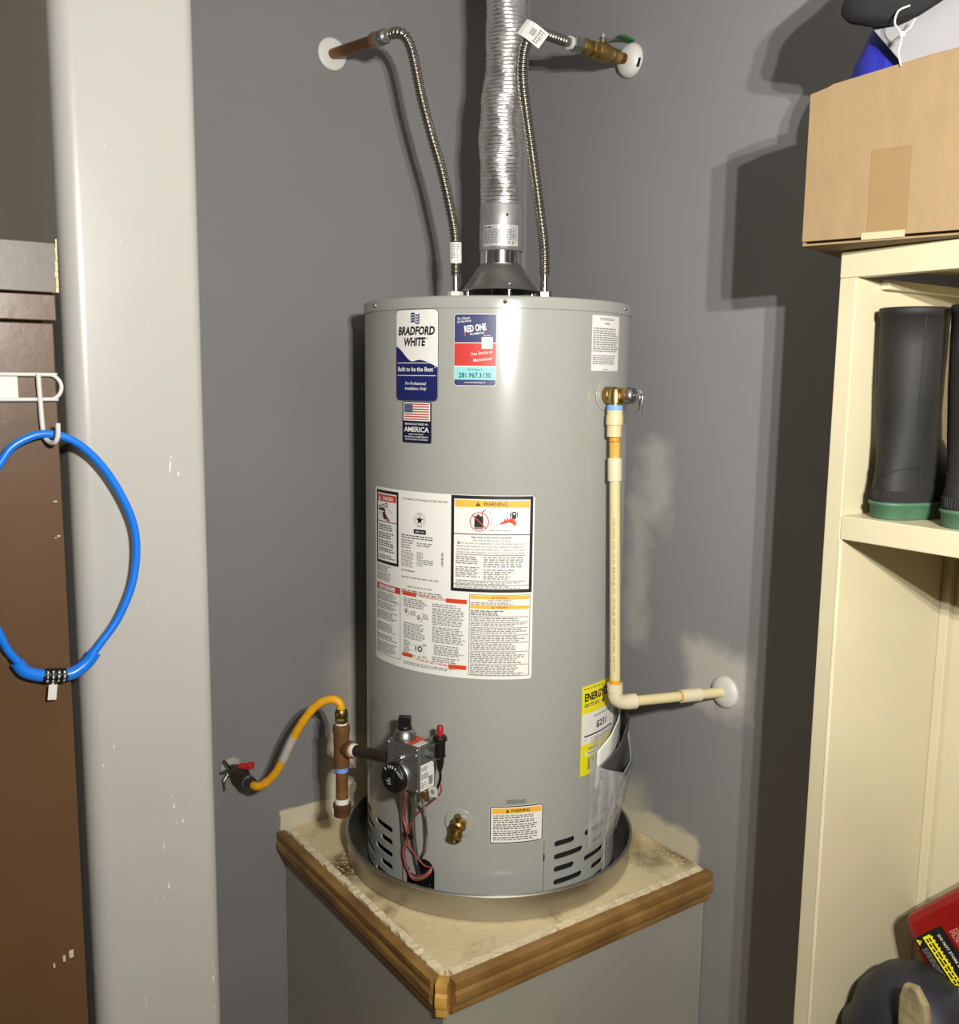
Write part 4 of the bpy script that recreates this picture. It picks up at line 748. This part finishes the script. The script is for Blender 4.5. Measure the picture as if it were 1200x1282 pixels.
def sheet(t0, t1, n, bx, by, zx, zy, zb, m, name, cr=.0004, solid=.0018):
    T = [t0+(t1-t0)*i/(n-1) for i in range(n)]
    return pouch_sheet(T, [ramp(x, bx, by) for x in T], [ramp(x, zx, zy) for x in T], [zb]*n, cr).build(name, m, DPch, solid=solid)
sheet(50, 75, 14, [50, 58, 75], [.004, .016, .006], [50, 60, 75], [.300, .340, .352], .22, m_paper, 'instruction_sheet')
sheet(51, 80, 16, [51, 60, 68, 80], [.008, .030, .034, .008], [51, 59, 66, 80], [.268, .300, .345, .352], .165, mg2, 'manual')
sheet(51, 81, 16, [51, 60, 67, 81], [.011, .036, .042, .010], [51, 61, 67, 81], [.265, .243, .262, .352], .160, mg1, 'manual')
sheet(46, 83, 20, [46, 52, 60, 67, 76, 83], [.001, .014, .040, .047, .024, .002], [46, 52, 61, 67, 83], [.290, .262, .236, .255, .345], .095, m_clear, 'plastic_sleeve', .0018, 0)
sheet(46, 83, 20, [46, 60, 83], [.0005, .002, .0005], [46, 83], [.335, .345], .095, m_clear, 'plastic_sleeve_back', .0004, 0)

# ================================================================== SHELF UNIT
BKb = -.8444; WX = W; hx = -B
def sp(s, o, z): return A*(W-o) + B*(BKb - s) + Z*z       # s right from the inner face of the left panel, o out from the wall
SU = thing('shelf_unit', 'cream painted open wooden shelf unit against the right wall', 'shelf', sp(.3, .16, FLOOR))
SZ = 1.2465; D = .32; SLn = .95
def sbox(name, s0, s1, o0, o1, z0, z1, m=m_cream, bev=.0015): return MB().box((sp(s0, o0, z0)+sp(s1, o1, z1))/2, (s1-s0, o1-o0, z1-z0), -B, NR, Z).build(name, m, SU, bevel=bev)
e = .004
sbox('side_panel', -.0268, 0, e, D, FLOOR, SZ-.038); sbox('side_panel', SLn, SLn+.0268, e, D, FLOOR, SZ-.038)
sbox('back_panel', 0, SLn, e, e+.008, FLOOR, SZ-.038)
sbox('top_rail', -.0268, SLn+.0268, D-.022, D+.0005, SZ-.038, SZ); sbox('top_board', -.0268, SLn+.0268, e, D-.022, SZ-.016, SZ)
sbox('top_cleat', 0, .014, e+.008, D-.060, SZ-.052, SZ-.0385); sbox('back_cleat', .020, SLn, e+.008, e+.028, SZ-.075, SZ-.016)
sbox('corner_batten', 0, .016, e+.008, e+.024, -.158, .830)
sbox('shelf_board', .0, SLn, e+.008, D, .833, .868); sbox('shelf_board', .0, SLn, e+.008, D-.006, -.195, -.160)
sbox('edge_highlight', 0.0, .0022, D-.004, D+.0012, -.16, .833, mat('highlight_cream', (206, 198, 168), .35), 0)  # highlight along the panel's front edge, painted as a paler strip

# ================================================================== RUBBER BOOTS
def boot(name, label, c, yaw, parent=None):
    o = thing(name, label, 'boot', c, 'pair of rubber boots on the shelf')
    fwd = V((math.cos(yaw), math.sin(yaw), 0)); sd = Z.cross(fwd)
    def loft(levels, n=36):
        mb = MB(); rows = []
        for (z, bk, fr, w, ex) in levels:
            row = []
            for j in range(n):
                a = 2*math.pi*j/n; ca, sa = math.cos(a), math.sin(a); mid = (fr-bk)/2; half = (fr+bk)/2
                x = mid + half*math.copysign(abs(ca)**ex, ca); t = (x+bk)/(fr+bk); ww = w*(1 if ex > .85 else (.86+.14*math.sin(t*math.pi*1.1+.2)))
                row.append(V(c) + fwd*x + sd*(ww*math.copysign(abs(sa)**ex, sa)) + Z*z)
            rows.append(row)
        k = len(rows); mb.add([p for r in rows for p in r], [(i*n+j, i*n+(j+1) % n, (i+1)*n+(j+1) % n, (i+1)*n+j) for i in range(k-1) for j in range(n)], 0, True)
        mb.add(rows[0], [tuple(range(n))[::-1]]); return mb, rows
    mb, _ = loft([(.0235, .048, .190, .0430, .8), (.034, .049, .190, .0440, .8), (.046, .048, .185, .0435, .8), (.060, .046, .170, .0425, .85), (.075, .043, .130, .0405, .9), (.092, .041, .085, .0395, .95), (.115, .040, .060, .0395, 1), (.150, .041, .053, .0405, 1), (.190, .043, .051, .0425, 1), (.240, .044, .051, .0440, 1), (.2850, .045, .051, .0450, 1), (.2855, .047, .053, .0470, 1), (.2960, .047, .053, .0470, 1), (.2970, .046, .052, .0460, 1), (.296, .042, .048, .042, 1), (.20, .039, .047, .039, 1)])
    SH = mb.build('upper', m_rubber, o)
    mb, _ = loft([(0, .046, .192, .0410, .75), (.002, .0475, .194, .0425, .75), (.0190, .0490, .196, .0440, .75), (.0205, .0520, .199, .0465, .75), (.0235, .0520, .199, .0465, .75), (.0245, .048, .192, .043, .75)]); mb.build('sole', m_green, o)
    LV = [(.0235, .048, .190, .0430), (.034, .049, .190, .0440), (.046, .048, .185, .0435), (.060, .046, .170, .0425), (.075, .043, .130, .0405), (.092, .041, .085, .0395), (.115, .040, .060, .0395), (.150, .041, .053, .0405), (.190, .043, .051, .0425), (.240, .044, .051, .0440), (.285, .045, .051, .0450)]
    def skin(z, a, e=1):                                     # point on the upper at height z, angle a from the toe
        for q in range(len(LV)-1):
            if z <= LV[q+1][0] or q == len(LV)-2:
                t = min(1, max(0, (z-LV[q][0])/(LV[q+1][0]-LV[q][0]))); bk, fr, w = (LV[q][c_]+(LV[q+1][c_]-LV[q][c_])*t for c_ in (1, 2, 3)); break
        ca, sa = math.cos(a), math.sin(a); ex = .8 if z < .06 else .9 if z < .08 else 1
        return V(c) + fwd*((fr-bk)/2 + (fr+bk)/2*math.copysign(abs(ca)**ex, ca)) + sd*(w*(1 if ex > .85 else .95)*math.copysign(abs(sa)**ex, sa)) + Z*z
    rib = MB()
    for i in range(30):
        a = math.pi*(.72+.56*i/29); rib.tube([skin(.027, a), skin(.041, a)], .0012, 6)
    r_ = rib.build('heel_ribs', m_rubber, o); r_['kind'] = 'stuff'
    for a in (math.pi*.70, math.pi*1.30): MB().tube([skin(.050+.0235*k, a) for k in range(11)], .0011, 6).build('side_seam', m_rubber, o)
    MB().tube([skin(.062+.012*abs(math.sin(a*2)), a) for a in [math.pi*(.70+.6*i/12) for i in range(13)]], .0009, 6).build('heel_seam', m_rubber, o)
    return o
ya = math.atan2(A.y, A.x)
boot('rubber_boot', 'black rubber boot with green sole beside the shelf side panel, left of the pair', sp(.0535, .258, .8685), ya-.06)
boot('rubber_boot', 'black rubber boot with green sole cut by the photo edge, right of the pair', sp(.158, .256, .8685), ya-.03)

# ================================================================== CARDBOARD BOX
BX = V((.79, -.61, 0)).normalized(); BY = V((-BX.y, BX.x, 0)); bl = V((.4203, -.6958, SZ+.0006))
CB = thing('cardboard_box', 'brown open cardboard box on top of the cream shelf unit', 'box', bl + BX*.2 + BY*.13)
bw, bd = .40, .265
def bp(x, y, z): return bl + BX*x + BY*y + Z*z
def cpanel(name, pts2, o, ex, ey, t): return MB().prism(pts2, o, ex, ey, t).build(name, m_card, CB, bevel=.0008)
top = [(0, .2005), (.025, .2065), (.03, .209), (.09, .2165), (.15, .2240), (.19, .2270), (.26, .230), (.40, .2320)]
cpanel('front_panel', [(0, .006), (bw, .006)] + [(x, z) for x, z in top[::-1]], bl, BX, Z, BY*.004)
cpanel('back_panel', [(0, .003), (bw, .003), (bw, .225), (0, .215)], bp(0, bd, 0), BX, Z, BY*-.004)
cpanel('end_panel', [(.0045, .003), (bd-.0045, .003), (bd-.0045, .213), (.0045, .1995)], bp(-.0005, 0, 0), BY, Z, BX*.004)
cpanel('end_panel', [(.0045, .003), (bd-.0045, .003), (bd-.0045, .225), (.0045, .230)], bp(bw, 0, 0), BY, Z, BX*-.004)
cpanel('bottom_flap', [(0, .002), (bw, .002), (bw, bd-.002), (0, bd-.002)], bp(0, 0, 0), BX, BY, Z*.003)
mt = mat('packing_tape', (170, 150, 122), .25, var=.05)
MB().box(bp(.108, -.0004, .0070), (.055, .0008, .009), BX, BY, Z).build('tape', mt, CB)
MB().box(bp(.112, -.0003, .062), (.050, .0006, .110), BX, BY, Z).build('tape', mat('clear_tape_on_kraft', (123, 101, 69), .3, var=.04), CB)
# things sticking out of the box
def blob(name, label, cat, c, ax3, m, seed, amp=.12, group=None):
    bm = bmesh.new(); bmesh.ops.create_icosphere(bm, subdivisions=4, radius=1); rnd = random.Random(seed); ph = [rnd.uniform(0, 6) for _ in range(9)]
    for v in bm.verts:
        n = v.co.copy(); k = 1 + amp*(math.sin(3*n.x+ph[0])*math.sin(4*n.y+ph[1]) + .6*math.sin(7*n.z+ph[2]+3*n.x) + .35*math.sin(11*n.y+ph[3])*math.sin(9*n.x+ph[4]))
        v.co = ax3[0]*n.x*k + ax3[1]*n.y*k + ax3[2]*n.z*k
    me = bpy.data.meshes.new(name); bm.to_mesh(me); bm.free(); me.materials.append(m)
    for p in me.polygons: p.use_smooth = True
    o = bpy.data.objects.new(name, me); COL.objects.link(o); o.location = c; o['_o'] = list(c); return tag(o, label, cat, group)
m_bluef = mat('blue_nylon', (30, 38, 140), .5, var=.2, scale=12, bump=.3, bscale=30); m_blackf = mat('black_fabric', (15, 15, 15), .8, var=.15, bump=.3)
blob('fabric_bag', 'crumpled royal blue nylon bag sticking out of the cardboard box', 'bag', bp(.084, .105, .205), (BX*.066, BY*.040, Z*.125), m_bluef, 3, .06)
blob('folded_jacket', 'black fabric bundle on top of the blue bag in the box', 'fabric', bp(.108, .030, .338), (BX*.080 + Z*.036, BY*.030, Z*.052 - BX*.02), m_blackf, 5, .07)
wc = bp(0, .042, 0)
q = MB().prism([(.062, .285), (.110, .225), (.112, .060), (.38, .060), (.38, .365), (.19, .350), (.080, .2865)], wc, BX, Z, BY*.006).build('white_carton', mat('white_board', (136, 135, 136), .5, var=.03, scale=20), at=wc, bevel=.001)
tag(q, 'white flat carton leaning out of the brown cardboard box', 'carton')
q2 = MB().prism([(.13, .318), (.19, .334), (.38, .35), (.38, .354), (.19, .3385), (.13, .3225)], wc - BY*.002, BX, Z, BY*.0015).build('carton_lid_edge', m_white, q)
st_ = spline([bp(.118, .012, .292), bp(.108, .000, .284), bp(.106, -.004, .268), bp(.116, -.006, .252), bp(.113, -.004, .232), bp(.117, -.0035, .215)], .004)
q = MB().tube(st_, .0012, 8); q.tube([bp(.117, -.004, .254), bp(.123, .004, .262), bp(.126, .012, .275)], .0010, 8); q.lathe([(.003, -.003), (.0042, 0), (.003, .003)], bp(.1165, -.006, .2525), Z, 10)
q = q.build('zip_tie', m_white, at=bp(.115, 0, .25)); tag(q, 'thin white plastic tie looped over the cardboard box edge', 'cable tie')

# ================================================================== ITEMS ON THE LOW SHELF
al = math.radians(47); hxx = -B; e1 = hxx*math.cos(al) + Z*math.sin(al); e2 = hxx*math.sin(al) - Z*math.cos(al)
cor = V((.6550, -.6250, .2040))
def cpt(x, y): return cor + e1*x + e2*y
FC_ = thing('fuel_can', 'red plastic fuel can tipped on edge with black and yellow warning label', 'fuel can', cpt(.14, .20))
cb_ = MB().prism([(.012, 0), (.29, 0), (.30, .012), (.30, .30), (.28, .315), (.03, .315), (0, .29), (-.004, .05)], cor, e1, e2, A*.115); cb_.build('can_body', m_redp, FC_, bevel=.014)
MB().lathe([(.026, 0), (.026, .02), (.030, .022), (.030, .045), (.024, .05)], cpt(.262, -.001) + A*.057, -e2, 24).build('can_cap', m_black, FC_)
P = Print(on_plane(cor, e2, e1, NR, .0006)); 
P.rrect(.034, .010, .150, .070, .004, m_ink, 0); P.rect(.038, .027, .150, .042, m_yel, 1)
for i in range(9): P.poly([(.040+i*.0060, .042), (.0460+i*.0060, .042), (.0425+i*.0060, .0455)], m_yel, 1)
P.lines(.042, .0295, .125, .0405, 2, m_ink, 2, ragged=.05, word=.010, fill=.6); P.text('DO NOT STORE SPOUT IN CAN', .044, .054, .0050, m_paper, w=.088, al='l'); P.tri(.0415, .0135, .0085, m_yel, m_ink, 2); P.lines(.052, .0130, .120, .0240, 4, m_grey, 2, ragged=.2, word=.007, fill=.4)
P.lines(.046, .076, .100, .094, 5, mat('pink_ink', (190, 120, 112), .5), 0, ragged=.3, word=.008); P.rect(.118, .012, .170, .060, m_paper, 3); P.bars(.121, .016, .134, .030, 9, m_dgrey, 4); P.build('can_label', FC_)
lz = -.160
m_dblue = mat('dark_blue_grey_plastic', (25, 28, 35), .5, var=.2, scale=12)
bc = sp(.110, .205, lz)
bk = MB().lathe([(0, 0), (.080, 0), (.086, .006), (.098, .20), (.104, .205), (.106, .215), (.100, .220), (.096, .228), (.086, .270), (.060, .305), (.025, .322), (0, .325)], bc, Z, 48, caps=False)
q = bk.build('bucket', m_dblue, at=bc, auto=50); tag(q, 'dark blue round lidded tub in front of the red fuel can', 'tub')

q = MB().prism([(.150, .001), (.178, .001), (.184, .325), (.180, .345), (.163, .366), (.144, .362), (.139, .340)], sp(0, .298, lz), -B, Z, NR*.014).build('scoop', mat('beige_plastic', (140, 128, 94), .6, scale=40, rgb2=(96, 84, 58), lo=.45, hi=.7), at=sp(.17, .305, lz), bevel=.004)
tag(q, 'small scuffed beige plastic scoop beside the blue tub', 'scoop')

# ================================================================== BROWN CABINET
G = V((-.6000, -.7566, 0))                                  # foot of its right front edge; the front faces NL, runs along A
def kp(s, o, z): return G - A*s + NL*o + Z*z                # s = left from the right edge, o = out from the door face
CBN = thing('cabinet', 'tall dark brown painted cabinet with layered top trim at the left', 'cabinet', kp(.3, -.2, FLOOR))
def kbox(name, s0, s1, o0, o1, z0, z1, m=m_brown, bev=.0015, parent=None): return MB().box((kp(s0, o0, z0)+kp(s1, o1, z1))/2, (s1-s0, abs(o1-o0), z1-z0), -A, NL, Z).build(name, m, parent or CBN, bevel=bev)
kbox('cabinet_body', .012, .60, -.45, -.022, FLOOR, 1.165)
DR = kbox('door', .003, .30, -.020, 0, FLOOR+.08, 1.128)
kbox('door', .304, .60, -.020, 0, FLOOR+.08, 1.128)
kbox('trim_strip', -.0005, .602, -.022, .004, 1.1310, 1.1660)
m_corn = mat('worn_brown_paint', (92, 82, 72), .4, var=.06, scale=6, bump=.1, bscale=60); specks(m_corn, (206, 198, 160), 60, .74, (1, 1, 1))
kbox('cornice', -.0045, .606, -.46, .007, 1.1680, 1.2340, m_corn)
# chipped pale edge on the cornice end
mb = MB(); random.seed(21); zz = 1.1685
while zz < 1.233:
    d = random.uniform(.006, .016); ww = random.uniform(.0015, .005); mb.box(kp(-.0045+ww/2-.0003, .0071, min(1.2335, zz+d/2)), (ww, .0009, d*.95), -A, NL, Z); zz += d
mb.build('chipped_edge', mat('chipped_primer', (200, 192, 150), .7), CBN)
m_chip = mat('chip_white', (190, 178, 150), .7)
for ds, z, w_, h_ in ((.012, .885, .008, .003), (.010, .836, .006, .004), (.014, .834, .004, .002), (.022, .210, .010, .020), (.032, .206, .006, .016), (.046, .200, .004, .012)): MB().box(kp(ds, .0003, z), (w_*.6, .0007, h_*.6), -A, NL, Z).build('paint_chip', m_chip, CBN)
# ---- white wire hook rack
HK = thing('hook_rack', 'white plastic-coated wire hook rack mounted on the brown cabinet door', 'hook', kp(.03, .004, 1.04))
def W2(s, z, o=.007): return kp(s, o, z)
loop = [W2(.30, 1.0585)] + [W2(.030, 1.0590)] + [W2(.0145 - .0163*math.sin(a), 1.0424 + .0166*math.cos(a)) for a in [math.pi*i/10 for i in range(1, 10)]] + [W2(.030, 1.0258), W2(.30, 1.0258)]
MB().tube(spline(loop, .004), .0028, 10).build('wire_loop', m_white, HK)
MB().tube(spline([W2(.0275, 1.0600, .011), W2(.0268, 1.03, .011), W2(.0255, .990, .011), W2(.0240, .976, .013), W2(.0195, .9685, .024), W2(.0150, .9700, .036), W2(.0125, .9790, .040), W2(.0120, .9950, .041)], .003), .0033, 10).build('hook', m_white, HK)
MB().box(W2(.070, 1.0422, .004), (.036, .004, .030), -A, NL, Z).build('mounting_plate', m_white, HK, bevel=.001)
# ---- blue cable lock
LK = thing('cable_lock', 'blue looped combination cable lock hanging from the white hook', 'lock', kp(.02, .03, .66))
cab = [(-.6422, -.8123, .6610), (-.6560, -.8225, .6860), (-.6640, -.8282, .7109), (-.6800, -.8400, .7700), (-.6860, -.8440, .8300), (-.6770, -.8375, .8950), (-.6540, -.8209, .9425), (-.6374, -.8087, .9672), (-.6067, -.7861, .9800), (-.5727, -.7612, .9636), (-.5401, -.7372, .9138), (-.5174, -.7206, .8431), (-.5196, -.7222, .7732), (-.5377, -.7354, .7170), (-.5600, -.7520, .6800), (-.5740, -.7620, .6600)]
MB().tube(spline(cab, .005), .0055, 16).build('cable', m_blueplastic, LK)
MB().tube(spline([(-.5670, -.7570, .6680), (-.5760, -.7636, .6540), (-.5900, -.7740, .6430), (-.6000, -.7810, .6410)], .004), [.0088]*9 if 0 else .0088, 16).build('end_sleeve', m_blueplastic, LK)
MB().tube(spline([(-.6490, -.8172, .6700), (-.6420, -.8122, .6560), (-.6300, -.8035, .6480), (-.6220, -.7975, .6450)], .004), .0088, 16).build('end_sleeve', m_blueplastic, LK)
l0 = V((-.6225, -.7980, .6450)); l1 = V((-.5995, -.7807, .6412)); la = (l1-l0); ln = la.length; la.normalize()
MB().tube([l0 - la*.002, l1 + la*.002], .0088, 20).build('lock_barrel', m_black, LK)
for k in range(4):
    c = l0 + la*(ln*(k+.5)/4); DW = MB().lathe([(.0098, -ln/8*.85), (.0104, -ln/8*.6), (.0104, ln/8*.6), (.0098, ln/8*.85)], c, la, 20, sm=False).build('number_wheel', m_black, LK)
    up_ = la.cross(NL).normalized(); up_ = up_ if up_.z > 0 else -up_
    P = Print(lambda u, v, ly, c=c: c + la*u + (NL*math.cos(v/.0104) + up_*math.sin(v/.0104))*.0107)
    for j, dgt in enumerate(('8025', '1693', '3740')[0 if k < 0 else j_][k] for j_ in range(3)): P.text(dgt, 0, -.0075+j*.0062, .0038, m_paper, bold=.02)
    P.build('wheel_digits', DW)
tgc = V((-.6135, -.7935, .6200)); MB().box(tgc, (.0115, .0015, .022), (A*.98-Z*.12).normalized(), NL, (Z*.98+A*.12).normalized()).build('plastic_tag', m_white, LK, bevel=.0006)
MB().tube([tgc + Z*.010, l0*.5 + l1*.5 - Z*.006], .0015, 6).build('tag_link', m_white, LK)
